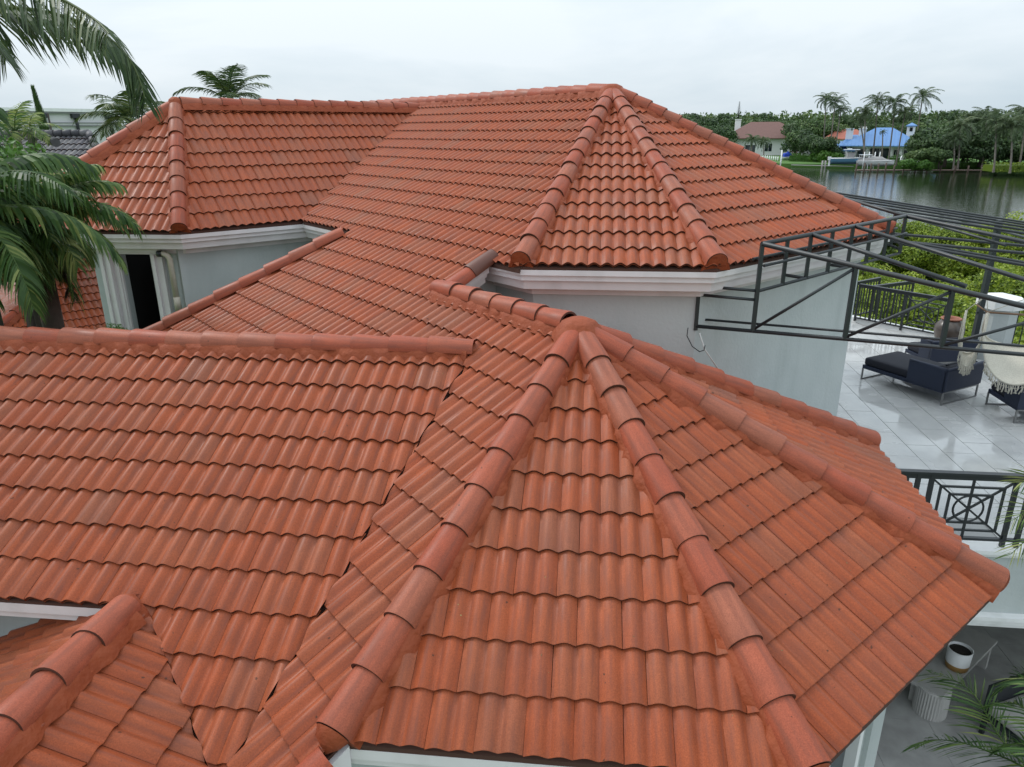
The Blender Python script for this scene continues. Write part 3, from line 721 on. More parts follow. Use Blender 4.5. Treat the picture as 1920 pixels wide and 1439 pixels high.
# front edge: ledge, stucco band, white mouldings
mb = MB(); p_, q_ = v2(FD(-2.6, fr)), v2(FD(-14.5, fr))
sweep(mb, [p_, q_], [(.10, .10), (.10, .05), (.06, .04), (.06, .0), (-.22, .0), (-.22, .10)], ZT); o = tpart(mb, 'ledge', M['trimw']); hull_fix(o)
mb = MB(); sweep(mb, [p_, q_], [(.03, -.01), (.03, -.80), (-.25, -.80), (-.25, -.01)], ZT); o = tpart(mb, 'band', M['stucco']); hull_fix(o)
mb = MB(); sweep(mb, [p_, q_], [(.14, -.78), (.14, -.83), (.10, -.85), (.10, -.90), (.05, -.92), (.05, -.97), (-.25, -.97), (-.25, -.78)], ZT); o = tpart(mb, 'moulding', M['trimw']); hull_fix(o)
for (p0, p1) in (((8.72, 18.15), (10.45, 15.85)), ):
    pass
mb = MB(); kp = [(6.9, 20.7), (8.72, 18.15), (10.35, 15.9)]
sweep(mb, kp, [(.0, .13), (.0, -.4), (-.2, -.4), (-.2, .13)], ZT); o = tpart(mb, 'kerb', M['trimw']); hull_fix(o)

# railings
def railing(name, label, p, q, h, pans, posts=True, z=ZT + .10, group='black metal railings round the terrace'):
    """p, q plan points; pans: list of ('bars'|'star', length share)"""
    p = Vector((*p, z)); q = Vector((*q, z)); d = (q - p); L = d.length; d.normalize(); U = Vector((0, 0, 1)); s_ = d.cross(U)
    r = empty(name, p, label=label, cat='railing', group=group); inv = Matrix.Translation(p).inverted()
    def part(mb_, n_):
        o = link(n_, mb_.mesh(n_, M['black']), r); o.matrix_parent_inverse = inv; return o
    mb = MB(); mb.bar(p + U * h, q + U * h, .075, .03); mb.bar(p + U * (h - .045), q + U * (h - .045), .035, .06); part(mb, 'top_rail')
    mb = MB(); mb.bar(p + U * .09, q + U * .09, .05, .03); part(mb, 'bottom_rail')
    x = 0.0; tot = sum(w for _, w in pans)
    T = h - .07; B = .10
    for kind, w in pans:
        w = w / tot * L; a = p + d * x; b = p + d * (x + w)
        if kind == 'bars':
            n = max(1, round(w / .125))
            for i in range(1, n):
                mb = MB(); c = a + d * (w * i / n); mb.bar(c + U * B, c + U * T, .022, up=s_); part(mb, 'baluster')
        else:
            mb = MB(); f = lambda s__, t__: a + d * (w * s__) + U * (B + (T - B) * t__)
            for e in (0, .13, .26):
                ex = e * .95; ey = e
                cs = [f(ex, ey), f(1 - ex, ey), f(1 - ex, 1 - ey), f(ex, 1 - ey)]
                for i in range(4):
                    if e == 0 and i in (0, 2): continue
                    mb.bar(cs[i], cs[(i + 1) % 4], .024, up=s_)
            mb.bar(f(0, 0), f(1, 1), .022, .021, up=s_); mb.bar(f(0, 1), f(1, 0), .022, .019, up=s_); mb.bar(f(.5, 0), f(.5, 1), .024, .023, up=s_)
            c = f(.5, .5); rr = (T - B) * .22
            mb.tube([c + d * (rr * math.cos(k * math.pi / 12)) + U * (rr * math.sin(k * math.pi / 12)) for k in range(25)], .013, 6, cap=False)
            part(mb, 'ornament_panel')
        x += w
        mb = MB(); mb.bar(p + d * x + U * 0, p + d * x + U * (h - .01), .045, up=s_); part(mb, 'post')
    mb = MB(); mb.bar(p, p + U * (h - .01), .045, up=s_); part(mb, 'post')
    return r
FDp = lambda a, d: v2(FD(a, d))
railing('terrace_railing', 'black railing with ringed star panels along the front edge of the terrace, nearest the camera', FDp(-3.30, fr - .02), FDp(-9.2, fr - .02), .92,
        [('bars', .42), ('bars', .13), ('bars', .15), ('star', .92), ('bars', .15), ('bars', .15), ('star', .92), ('bars', .3), ('star', .92), ('bars', 1.84)], group=None)
kA, kB = (8.80, 17.98), (10.12, 16.22)
railing('terrace_railing', 'black railing on the white kerb left of the white-capped pillar', kA, kB, .95, [('bars', .9), ('star', .8)], z=ZT + .05, group=None)
railing('stair_railing', 'sloping black handrail behind the terrace railing, left end against the villa wall', (8.9, 18.35), (9.75, 18.9), .98, [('bars', 1)], z=ZT, group=None)
railing('stair_railing', 'black stair railing with flat post top, between the villa wall and the star panel', (9.05, 17.75), (10.35, 18.35), 1.0, [('bars', 1)], z=ZT, group=None)
railing('terrace_railing', 'black railing with slanting rails right of the white-capped pillar, behind the hammock chair', (11.1, 15.6), (14.2, 12.4), .95, [('bars', .5), ('star', .9), ('bars', .5), ('star', .9)], z=ZT + .05, group=None)

# pillar
pc = at(1842, 610, ZT + .9); sc_p = 15.6 / math.hypot(pc.x, pc.y)
pc = Vector((10.38, 15.0, ZT))
pil = empty('pillar', pc, label='octagonal pale green pillar with a white stone cap at the terrace corner', cat='pillar')
mb = MB(); mb.lathe([(.36, -.4), (.36, 1.13)], n=8, smooth=False); link('shaft', mb.mesh('shaft', M['stucco']), pil)
mb = MB(); mb.lathe([(.36, 1.10), (.45, 1.12), (.45, 1.30), (.42, 1.33), (.02, 1.42), (0, 1.42)], n=8, smooth=False); link('cap', mb.mesh('cap', M['trimw']), pil)
# jar
M['clay'] = mat('dark_glazed_clay', (.06, .048, .043), .28, noise=(6, .7, (.12, .09, .07)))
M['clayin'] = mat('terracotta_rim', (.28, .10, .06), .6)
jc = Vector((9.53, 15.19, ZT)); jar = empty('clay_jar', jc, label='large dark brown clay jar left of the white-capped pillar', cat='jar')
mb = MB(); mb.lathe([(0, 0), (.15, 0), (.22, .3), (.29, .62), (.285, .74), (.20, .86), (.165, .90)], n=28); link('body', mb.mesh('body', M['clay']), jar)
mb = MB(); mb.lathe([(.165, .89), (.20, .905), (.205, .93), (.18, .945), (.15, .92), (.15, .8), (0, .78)], n=28); link('rim', mb.mesh('rim', M['clayin']), jar); jar.scale = (1.03, 1.03, .89)

# daybeds
M['navy'] = mat('navy_cushion', (.006, .007, .014), .85, noise=(4, .5, (.010, .012, .022)), bump=(60, .2, .003))
M['mesh'] = mat('navy_woven_mesh', (.008, .014, .036), .55, noise=(3, .4, (.012, .02, .048)), bump=(300, .6, .002))
M['alu'] = mat('brushed_grey_metal', (.22, .22, .22), .35, metal=.6)
def cushion(mb, c, d, r=.03):
    """a soft-edged box"""
    hx, hy, hz = d[0] / 2, d[1] / 2, d[2] / 2; n = 6; prof = [(-hz, r), (-hz + r * .4, r * .3), (-hz + r, 0), (hz - r, 0), (hz - r * .4, r * .3), (hz, r), (hz + .012, r + .08)]
    rings = []; V = []
    for z, i_ in prof:
        X, Y = hx - i_, hy - i_; rc = .04
        ring = []
        for (sx, sy, a0) in ((1, 1, 0), (-1, 1, 90), (-1, -1, 180), (1, -1, 270)):
            for k in range(4):
                a = R(a0 + k * 30); ring.append((c[0] + sx * (X - rc) + rc * math.cos(a), c[1] + sy * (Y - rc) + rc * math.sin(a), c[2] + z))
        V += ring
    m_ = 16
    F = [(j * m_ + i, j * m_ + (i + 1) % m_, (j + 1) * m_ + (i + 1) % m_, (j + 1) * m_ + i) for j in range(len(prof) - 1) for i in range(m_)] + [tuple(range(m_))[::-1], tuple(range((len(prof) - 1) * m_, len(prof) * m_))]
    mb.add(V, F, True)
def daybed(loc, yaw, label, L=1.67, Wd=1.05, back=.42, arm_side=1):
    """x across, y along; the walled end is at y = 0"""
    o = empty('daybed', loc, -yaw, label=label, cat='daybed', group='navy outdoor daybeds on the terrace')
    P = lambda mb_, n_, m_: link(n_, mb_.mesh(n_, m_), o)
    for y in (.03, L - .03):
        mb = MB()
        for a, b in (((.02, y, 0), (.02, y, .24)), ((Wd - .02, y, 0), (Wd - .02, y, .24)), ((.02, y, .012), (Wd - .02, y, .012)), ((.02, y, .24), (Wd - .02, y, .24))): mb.bar(a, b, .025)
        P(mb, 'leg', M['alu'])
    mb = MB(); mb.bar((.02, .03, .245), (.02, L - .03, .245), .028); mb.bar((Wd - .02, .03, .245), (Wd - .02, L - .03, .245), .028)
    mb.box((Wd / 2, L / 2, .275), (Wd - .03, L - .03, .05)); P(mb, 'seat_frame', M['mesh'])
    mb = MB(); cushion(mb, (Wd / 2, L / 2 + .02, .375), (Wd - .06, L - .08, .15)); P(mb, 'cushion', M['navy'])
    mb = MB(); h = .66
    mb.box((Wd / 2, .03, (h + .27) / 2), (Wd, .06, h - .27)); mb.tube([(0, .03, h), (Wd, .03, h)], .036, 8); P(mb, 'end_panel', M['mesh'])
    mb = MB(); mb.box((.03, L * back / 2 + .03, (h + .27) / 2), (.06, L * back, h - .27)); mb.tube([(.03, .03, h), (.03, L * back + .03, h)], .036, 8)
    P(mb, 'side_panel', M['mesh'])
    mb = MB(); cushion(mb, (Wd / 2 + .02, .17, .56), (Wd - .16, .2, .26)); P(mb, 'back_cushion', M['navy'])
    return o
daybed((7.72, 12.08, ZT), R(-27), 'navy daybed nearest the villa wall, seat cushion bare at its left end', L=1.72)
def daybed2(loc, yaw, label):
    o = daybed(loc, yaw, label); return o
daybed((8.42, 13.85, ZT), R(-5), 'navy lounge seat behind the nearest daybed, hiding the foot of the clay jar', L=.85, Wd=1.0)
daybed((9.95, 12.9, ZT), R(20), 'navy daybed under the hammock chair, mostly hidden by the white fringe', L=1.5, Wd=1.0)
daybed((8.47, 11.25, ZT), R(5), 'navy daybed at the right edge of the terrace, partly cut off', L=.95, Wd=1.2)

# ---------------------------------------------------------------- dark pipe canopy frame over the terrace
fr_o = Vector((2.29, 8.7, -2.33))
frame = empty('canopy_frame', fr_o, label='bare dark grey pipe canopy frame fixed to the villa wall, reaching out over the terrace', cat='canopy frame')
fi = Matrix.Translation(fr_o).inverted()
def pipe(name, pts, r=.026, n=8):
    mb = MB(); mb.tube(pts, r * .85, n); o = link(name, mb.mesh(name, M['pipe']), frame); o.matrix_parent_inverse = fi
def sq(name, a, b, w=.05):
    mb = MB(); mb.bar(a, b, w * .88); o = link(name, mb.mesh(name, M['pipe']), frame); o.matrix_parent_inverse = fi
tr = Vector((math.sin(R(111.3)), math.cos(R(111.3)), 0)); TB = -2.33
tp = lambda s: Vector((2.29, 8.7, 0)) + tr * s
topz = lambda s: -1.28 - .195 * (s - .68)
pipe('bottom_chord', [tp(.0) + Vector((0, 0, TB)), tp(9.0) + Vector((0, 0, TB))], .028)
pipe('bottom_chord', [tp(.05) + Vector((.06, .16, TB + .05)), tp(9.0) + Vector((.06, .16, TB + .05))], .018)
pipe('hip_rafter', [tp(.68) + Vector((0, 0, -1.28)), tp(9.0) + Vector((0, 0, topz(9.0)))], .036)
ups = [.68, 1.70, 2.69, 3.65, 4.65, 5.65]
sq('upright', tp(.0) + Vector((0, 0, -1.86)), tp(.0) + Vector((0, 0, -2.38)), .05)
for i, s in enumerate(ups):
    sq('upright', tp(s) + Vector((0, 0, TB)), tp(s) + Vector((0, 0, topz(s))), .05)
    if i + 1 < len(ups): pipe('brace', [tp(s) + Vector((0, 0, TB + .02)), tp(ups[i + 1]) + Vector((0, 0, topz(ups[i + 1]) - .02))], .022)
for z in (-1.835, -1.945): pipe('bracket', [tp(0) + Vector((.02, .05, z)), tp(.68) + Vector((0, 0, z))], .022)
c0 = tp(.68) + Vector((0, 0, -1.28)); c1 = Vector((5.97, 11.12, -1.28)); rl = c1 - c0; rd = rl.normalized()
pipe('back_rail', [c0, c1], .034)
lo = -1.84
pipe('lower_rail', [c0 + Vector((0, 0, lo + 1.28)), c1 + Vector((0, 0, lo + 1.28))], .026)
for dz_, of in ((-.19, .10), (-.25, -.05)):
    q = Vector((-rd.y, rd.x, 0)) * of
    pipe('gutter_pipe', [c0 + q + Vector((0, 0, dz_)), c1 + q + Vector((0, 0, dz_))], .022)
nn = 7; out_ = Vector((math.sin(R(141)), math.cos(R(141)), 0))
for i in range(1, nn + 1):
    p = c0 + rl * (i / nn); sq('upright', p, p + Vector((0, 0, lo + 1.28)), .045)
    if i in (2, 4, 6): pipe('wall_bracket', [p + Vector((0, 0, lo + 1.28)), p - out_ * .55 + Vector((0, 0, lo + 1.28))], .026)
def rafter(p, d, L, s=.2, r=.033): pipe('rafter', [p, p + d * L - Vector((0, 0, s * L))], r)
rafter(c0 + rl * (2 / nn), out_, 1.86); rafter(c0 + rl * (4.05 / nn), out_, 4.4)
hp = Vector((math.sin(R(121)), math.cos(R(121)), 0)); rafter(c1, hp, 6.0, .18, .036)
o2 = Vector((math.sin(R(97)), math.cos(R(97)), 0)); s2 = Vector((math.sin(R(7)), math.cos(R(7)), 0))
pipe('back_rail', [c1, c1 + s2 * 5.6], .034); pipe('lower_rail', [c1 + Vector((0, 0, -.5)), c1 + s2 * 5.6 + Vector((0, 0, -.5))], .024)
for i in range(5):
    p = c1 + s2 * (.4 + i * 1.15)
    rafter(p, o2, 6.5, .15, .024)
    if i % 2 == 0: sq('upright', p, p + Vector((0, 0, -.5)), .05)
for w, z in ((1.5, -.42), (3.2, -.66)):
    pipe('purlin', [c1 + o2 * w + Vector((0, 0, z)), c1 + o2 * w + s2 * 5.4 + Vector((0, 0, z))], .026)
    pipe('lower_rafter', [c1 + s2 * (w * .7) + Vector((0, 0, -.5)), c1 + s2 * (w * .7) + o2 * 6 + Vector((0, 0, -1.0))], .03)
for k in range(2):
    pipe('lower_rafter', [c1 + s2 * (.1 + .5 * k) + Vector((0, 0, -.42)), c1 + s2 * (.1 + .5 * k) + o2 * 6 - Vector((0, 0, 1.42))], .028)
# post beside the pillar
sq('post', Vector((9.62, 14.45, ZT)), Vector((9.62, 14.45, -1.75)), .11)
sq('bracket', Vector((9.55, 14.45, -3.62)), Vector((9.78, 14.45, -3.62)), .05)

# loose cable and white conduit on the wall below the frame
M['cable'] = mat('black_cable', (.015, .015, .015), .5); M['cream'] = mat('white_conduit', (.6, .6, .58), .5)
wn = Vector((*D(TH), 0)) * .03
cb = [at_d(u, v, 8.86) for u, v in ((1290, 615), (1288, 630), (1298, 650), (1312, 660), (1320, 657), (1322, 648))]
mb = MB(); mb.tube(cb, .006, 6); tag(mb.build('cable', M['cable']), 'loose black cable loop hanging on the grey wall below the pipe frame', 'cable')
mb = MB(); mb.tube([at_d(u, v, d_) for u, v, d_ in ((1312, 625, 8.93), (1321, 655, 8.93), (1352, 700, 8.95))], .009, 6); tag(mb.build('conduit', M['cream']), 'thin pale conduit slanting down the grey wall to the roof ridge', 'conduit')

# ---------------------------------------------------------------- hammock chair
M['cotton'] = mat('cream_cotton_net', (.58, .55, .47), .85, noise=(60, .6, (.40, .37, .31)), bump=(160, .8, .01))
M['wood'] = mat('brown_wooden_rod', (.18, .10, .055), .55, noise=(9, .5, (.10, .055, .03)))
hb = Vector((7.93, 11.72, -2.93)); ham = empty('hammock_chair', hb, label='cream net hammock chair with fringe hanging from a wooden spreader bar', cat='hammock chair')
bd = Vector((.9, -.44, 0)).normalized(); bs = Vector((-bd.y, bd.x, 0))
def hpt(n_, mb, m_): link(n_, mb.mesh(n_, m_), ham)
mb = MB(); mb.tube([-bd * .02 + Vector((0, 0, 0)), bd * 1.05 + Vector((0, 0, .02))], .017, 10); hpt('spreader_bar', mb, M['wood'])
mb = MB(); mb.tube([-bd * .16 + bs * .12 + Vector((0, 0, .09)), bd * .0], .014, 8); hpt('spreader_bar', mb, M['wood'])
mb = MB()
for a, b in ((Vector((0, 0, 0)), Vector((-.05, .03, .30))), (-bd * .16 + bs * .12 + Vector((0, 0, .09)), Vector((-.05, .03, .30))), (Vector((0, 0, 0)), bd * .55 + Vector((0, 0, .31))), (bd * 1.05, bd * .55 + Vector((0, 0, .31))), (bd * .55 + Vector((0, 0, .31)), bd * .52 + Vector((0, 0, .78)))): mb.tube([a, b], .007, 5)
hpt('rope', mb, M['cotton'])
def sling(x0, x1, sagA, sagB, offA, offB, nu=30, nv=9):
    """net hung from two points: shallow far edge A, deep near edge B"""
    V = []
    for i in range(nu + 1):
        u = i / nu; s = math.sin(math.pi * u)
        for j in range(nv + 1):
            v = j / nv; x = x0 + (x1 - x0) * (.5 - .5 * math.cos(math.pi * u)) + .05 * (v - .5) * math.sin(2 * math.pi * u)
            sag = (sagA + (sagB - sagA) * v ** .8) * s ** .55; off = (offA + (offB - offA) * v) * s ** .8
            V.append(bd * x + bs * off + Vector((0, 0, -sag)))
    return V
def net(x0, x1, sagA, sagB, offA, offB, nu=30, nv=9):
    V = sling(x0, x1, sagA, sagB, offA, offB, nu, nv); mb = MB()
    mb.add(V, [(i * (nv + 1) + j, i * (nv + 1) + j + 1, (i + 1) * (nv + 1) + j + 1, (i + 1) * (nv + 1) + j) for i in range(nu) for j in range(nv)], True); hpt('net_seat', mb, M['cotton'])
    for k in (0, nv):
        e = [V[i * (nv + 1) + k] for i in range(nu + 1)]; mb = MB(); mb.tube(e, .02, 6); hpt('net_border', mb, M['cotton'])
    e = [V[i * (nv + 1) + nv] for i in range(5, nu - 4)]; mb = MB()
    for i in range(len(e) - 1):
        for k in range(2):
            p = e[i].lerp(e[i + 1], k / 2); L = .15 + .04 * rng.random()
            a_ = p + Vector((rng.normal(0, .014), rng.normal(0, .014), -L * .5)); mb.tube([p, a_, p + Vector((rng.normal(0, .02), rng.normal(0, .02), -L))], [.006, .008, .013], 5)
            if k == 0: mb.tube([a_, e[i + 1] + Vector((0, 0, -.06))], .005, 4)
    tag_ = link('fringe', mb.mesh('fringe', M['cotton']), ham); tag_['kind'] = 'stuff'
net(.0, 1.05, .62, 1.10, .38, -.30)
net(-.30, .02, .80, .98, .25, .05)
mb = MB(); mb.tube([bd * -.30, Vector((-.05, .03, .30))], .007, 5); hpt('rope', mb, M['cotton'])

# ---------------------------------------------------------------- lower patio furniture under the eave
ZP = -7.9
M['stone'] = mat('pale_cast_stone', (.40, .39, .37), .7, noise=(8, .5, (.32, .31, .29)))
sp_ = at(1741, 1333, ZP); stool = empty('fluted_stool', sp_, label='round fluted pale stool on the lower patio under the eave', cat='stool')
mb = MB(); n = 72; V = []
for z in (0, .45):
    for k in range(n):
        a = 2 * math.pi * k / n; r = .215 + (.007 if k % 2 else -.004); V.append((r * math.cos(a), r * math.sin(a), z))
mb.add(V, [(k, (k + 1) % n, n + (k + 1) % n, n + k) for k in range(n)]); link('fluted_drum', mb.mesh('fluted_drum', M['stone']), stool)
mb = MB(); mb.lathe([(.0, .455), (.20, .455), (.22, .45), (.22, .43)], n=40); link('seat', mb.mesh('seat', M['stone']), stool)
bp = at(1846, 1255, ZP); bdv = Vector((-.78, -.60, 0)).normalized()
bench = empty('stone_bench', bp, label='long low pale stone bench top carrying the white planter', cat='bench')
mb = MB(); ctr = bdv * .75 + Vector((-.15, .15, .44)); Mz = Matrix.Rotation(math.atan2(bdv.y, bdv.x), 4, 'Z'); mb.box(ctr, (1.9, .48, .05), M=Mz); link('bench_top', mb.mesh('bench_top', M['stone']), bench)
for s in (-.05, 1.5):
    mb = MB(); mb.box(bdv * s + Vector((-.15, .15, .21)), (.08, .44, .42), M=Mz); link('leg', mb.mesh('leg', M['stone']), bench)
pp = Vector(at(1793, 1250, ZP + .47)); plc = empty('planter', pp, label='white round planter with an ochre base band and dark soil on the stone bench', cat='planter')
M['ochre'] = mat('ochre_band', (.36, .20, .06), .6); M['soil'] = mat('dark_soil', (.02, .016, .012), .95, bump=(60, 1, .02))
mb = MB(); mb.lathe([(.155, .09), (.165, .32), (.15, .32), (.145, .27)], n=32); link('pot_body', mb.mesh('pot_body', M['trimw']), plc)
mb = MB(); mb.lathe([(0, 0), (.145, 0), (.156, .09)], n=32); link('pot_base', mb.mesh('pot_base', M['ochre']), plc)
mb = MB(); mb.lathe([(.147, .28), (.08, .30), (0, .305)], n=24); link('soil', mb.mesh('soil', M['soil']), plc)
sf = at(1925, 1420, ZP); so = empty('outdoor_chair', sf, R(20), label='dark framed outdoor chair with pale cushion at the lower right corner', cat='chair')
mb = MB(); cushion(mb, (.2, .1, .42), (.8, .8, .14)); link('cushion', mb.mesh('cushion', M['stone']), so)
mb = MB(); mb.box((.2, .1, .31), (.86, .86, .07)); link('seat_frame', mb.mesh('seat_frame', M['black']), so)
for x in (-.2, .6):
    for y in (-.3, .5):
        mb = MB(); mb.bar((x, y, 0), (x, y, .3), .05); link('leg', mb.mesh('leg', M['black']), so)
mb = MB(); mb.box((.2, .52, .6), (.86, .05, .4)); link('backrest', mb.mesh('backrest', M['black']), so)

# ---------------------------------------------------------------- vegetation
def leaf_mat(name, cols, trans=.25, rough=.5):
    m = bpy.data.materials.new(name); m.use_nodes = True; t = m.node_tree; b = t.nodes['Principled BSDF']; N = t.nodes.new; L = t.links.new
    a = N('ShaderNodeAttribute'); a.attribute_name = 'tint'; oi = N('ShaderNodeObjectInfo')
    mu = N('ShaderNodeMath'); mu.operation = 'MULTIPLY_ADD'; mu.inputs[1].default_value = .25; L(oi.outputs['Random'], mu.inputs[0]); L(a.outputs['Fac'], mu.inputs[2])
    sb = N('ShaderNodeMath'); sb.operation = 'SUBTRACT'; sb.inputs[1].default_value = .125; L(mu.outputs[0], sb.inputs[0])
    r = N('ShaderNodeValToRGB'); els = r.color_ramp.elements
    for i, (p, c) in enumerate(cols):
        e = els[i] if i < 2 else els.new(p)
        e.position = p; e.color = (*c, 1)
    L(sb.outputs[0], r.inputs['Fac']); L(r.outputs['Color'], b.inputs['Base Color']); b.inputs['Roughness'].default_value = rough; b.inputs['Specular IOR Level'].default_value = .35
    tr_ = N('ShaderNodeBsdfTranslucent'); L(r.outputs['Color'], tr_.inputs['Color']); ms = N('ShaderNodeMixShader'); ms.inputs[0].default_value = trans
    o = t.nodes['Material Output']; L(b.outputs[0], ms.inputs[1]); L(tr_.outputs[0], ms.inputs[2]); L(ms.outputs[0], o.inputs['Surface'])
    return m
M['palm'] = leaf_mat('palm_leaf', [(0, (.022, .045, .016)), (.5, (.045, .085, .025)), (1, (.11, .14, .035))])
M['palmf'] = leaf_mat('far_palm_leaf', [(0, (.045, .075, .035)), (.5, (.075, .115, .05)), (1, (.14, .17, .075))])
M['palmb'] = leaf_mat('bright_palm_leaf', [(0, (.020, .055, .012)), (.45, (.055, .12, .026)), (.75, (.13, .20, .05)), (1, (.30, .34, .11))], .35)
M['dead'] = leaf_mat('dead_palm_leaf', [(0, (.028, .016, .012)), (.5, (.06, .035, .025)), (1, (.12, .075, .05))], .05, .7)
M['treeleaf'] = leaf_mat('tree_leaf', [(0, (.03, .06, .022)), (.5, (.075, .13, .042)), (1, (.16, .22, .065))])
M['bush'] = leaf_mat('mangrove_leaf', [(0, (.035, .07, .012)), (.4, (.14, .21, .022)), (.7, (.30, .38, .04)), (1, (.46, .52, .09))], .35)
M['hedge'] = leaf_mat('hedge_leaf', [(0, (.03, .08, .012)), (.5, (.06, .15, .02)), (1, (.11, .22, .035))], .3)
M['bark'] = mat('palm_bark', (.17, .15, .125), .85, noise=(3, .7, (.08, .07, .06)), bump=(9, .6, .03))
M['barkd'] = mat('dark_bark', (.06, .045, .035), .9, noise=(3, .7, (.03, .025, .02)), bump=(9, .6, .03))

def leaflet(mb, p, d, side, L, w, droop, segs=2, curl=0.0, t=.5):
    """narrow blade from p along d, sagging"""
    d = d.normalized(); V = []; F = []; q = p.copy()
    for i in range(segs + 1):
        s = i / segs; ww = w * (1 - s ** 2.2) * (.55 + .9 * s if s < .5 else 1) * .5
        s_ = side
        if i < segs: V += [q + s_ * ww, q - s_ * ww]
        else: V.append(q)
        dd = (d + Vector((0, 0, -1)) * (droop * (s + .25) + curl * s * s * 3)).normalized()
        q = q + dd * (L / segs)
    for i in range(segs - 1): F.append((2 * i, 2 * i + 1, 2 * i + 3, 2 * i + 2))
    F.append((2 * segs - 2, 2 * segs - 1, 2 * segs))
    mb.add(V, F, False, tint=t)
def frond(mb, pts, ll, lw, n, droop=.8, segs=2, fwd=.55, rr=.012, start=.1, curl=0.0, sidev=None, tb=.5, tv=.25, vee=.15, tipf=.45, rt=.6):
    """pts: rachis; leaflets on both sides"""
    P = [Vector(p) for p in pts]; m_ = len(P) - 1
    mb.tint = rt; mb.tube(P, [rr * (1 - .8 * i / m_) for i in range(m_ + 1)], 5, cap=False); mb.tint = .5
    for i in range(n):
        s = start + (1 - start) * i / (n - 1); x = s * m_; k = min(int(x), m_ - 1); f = x - k
        p = P[k].lerp(P[k + 1], f); d = (P[k + 1] - P[k]).normalized()
        sd = d.cross(Vector((0, 0, 1))); sd = sd.normalized() if sd.length > .05 else Vector((1, 0, 0))
        up = sd.cross(d).normalized()
        prof = min(1, (s - start) * 4 + .45) * (1 - (1 - tipf) * s ** 3)
        for sg in (-1, 1):
            jit = Vector(rng.normal(0, .07, 3))
            dr = (sd * sg + d * (fwd + .7 * s * s) + up * vee + jit)
            lv = ll * prof * (1 + rng.normal(0, .07))
            leaflet(mb, p, dr, (d * .8 + up * .3 * sg + Vector(rng.normal(0, .15, 3))).normalized(), lv, lw, droop * (1 + rng.normal(0, .15)), segs, curl, float(np.clip(tb + rng.normal(0, tv), 0, 1)))
def arc(o, yaw, el, L, sag, n=8):
    pts = [Vector(o)]; e = el
    for i in range(n):
        e2 = el - sag * ((i + .5) / n) ** 1.3
        pts.append(pts[-1] + Vector((math.sin(yaw) * math.cos(e2), math.cos(yaw) * math.cos(e2), math.sin(e2))) * (L / n))
    return pts

# far palms: three crowns shared
def palm_crown(seed, nf=20, L=3.6, wind=0.0, lw=.125, nl=26):
    global rng
    rng = np.random.default_rng(seed); mb = MB()
    for i in range(nf):
        yaw = i * 2.399 + rng.normal(0, .2); lvl = i / nf
        el = R(80 - 100 * lvl) + rng.normal(0, .12)
        Lf = L * (1 + rng.normal(0, .1)); sag = R(80) + R(40) * rng.random()
        pts = arc((0, 0, 0), yaw, el, Lf, sag, 7)
        pts = [p + Vector((wind * (k / 7) ** 2, 0, 0)) for k, p in enumerate(pts)]
        frond(mb, pts, .95, lw, nl, droop=1.15, segs=2, rr=.03, start=.12, tb=.6 - .35 * lvl, tv=.15, vee=.0)
    mb.tint = .2
    return mb.mesh('crown', M['palmf'])
CR = [palm_crown(s, w[0], wind=w[1]) for s, w in ((1, (24, .3)), (2, (22, .9)), (3, (26, -.3)))]
TRK = {}
def palm(name, base, top, scale, v, label, group='coconut palms on the far shore', mat_t=None, rz=None, r0=.2):
    base, top = Vector(base), Vector(top)
    o = empty(name, base, label=label, cat='palm tree', group=group)
    mb = MB(); h = top - base; n = 8
    pts = [Vector((h.x * (i / n) ** 1.4, h.y * (i / n) ** 1.4, h.z * i / n)) for i in range(n + 1)]
    mb.tube(pts, [r0 * (1.25 if i == 0 else 1 - .35 * i / n) for i in range(n + 1)], 7, cap=False); link('trunk', mb.mesh('trunk', mat_t or M['bark']), o)
    c = link('crown', CR[v % 3], o); c.location = h; c.scale = (scale,) * 3; c.rotation_euler = (0, 0, rz if rz is not None else rng.random() * 6)
    return o

def crown_mesh(seed, n_lobes=14, per=260, card=.42, R0=(4.2, 4.2, 3.4), mat_='treeleaf', lr=(.30, .22), name='crown', base=.5):
    g = np.random.default_rng(seed); mb = MB(); V = []; F = []; T = []
    for l in range(n_lobes):
        d = g.normal(0, 1, 3); d /= np.linalg.norm(d); d[2] = abs(d[2]) * 1.0 - .25
        c = d * np.array(R0) * (.45 + .35 * g.random()); r = (lr[0] + lr[1] * g.random()) * R0[0]
        lt = g.normal(0, .1)
        for k in range(per):
            nrm = g.normal(0, 1, 3); nrm /= np.linalg.norm(nrm)
            p = c + nrm * r * (.80 + .28 * g.random()) * np.array((1, 1, .8))
            a = g.normal(0, 1, 3); a -= a.dot(nrm) * nrm * .6; a /= np.linalg.norm(a); b = np.cross(nrm + g.normal(0, .5, 3), a); b /= np.linalg.norm(b) + 1e-6
            s = card * (.6 + .7 * g.random()); i0 = len(V)
            V += [tuple(p - a * s * .5), tuple(p + b * s * .28), tuple(p + a * s * .5), tuple(p - b * s * .28)]
            F.append((i0, i0 + 1, i0 + 2, i0 + 3)); T += [float(np.clip(base + lt + g.normal(0, .16), 0, 1))] * 4
    mb.v = V; mb.f = F; mb.t = T; mb.sm = [False] * len(F); mb.mi = [0] * len(F); mb.uv = [(0, 0)] * len(V)
    return mb.mesh(name, M[mat_])

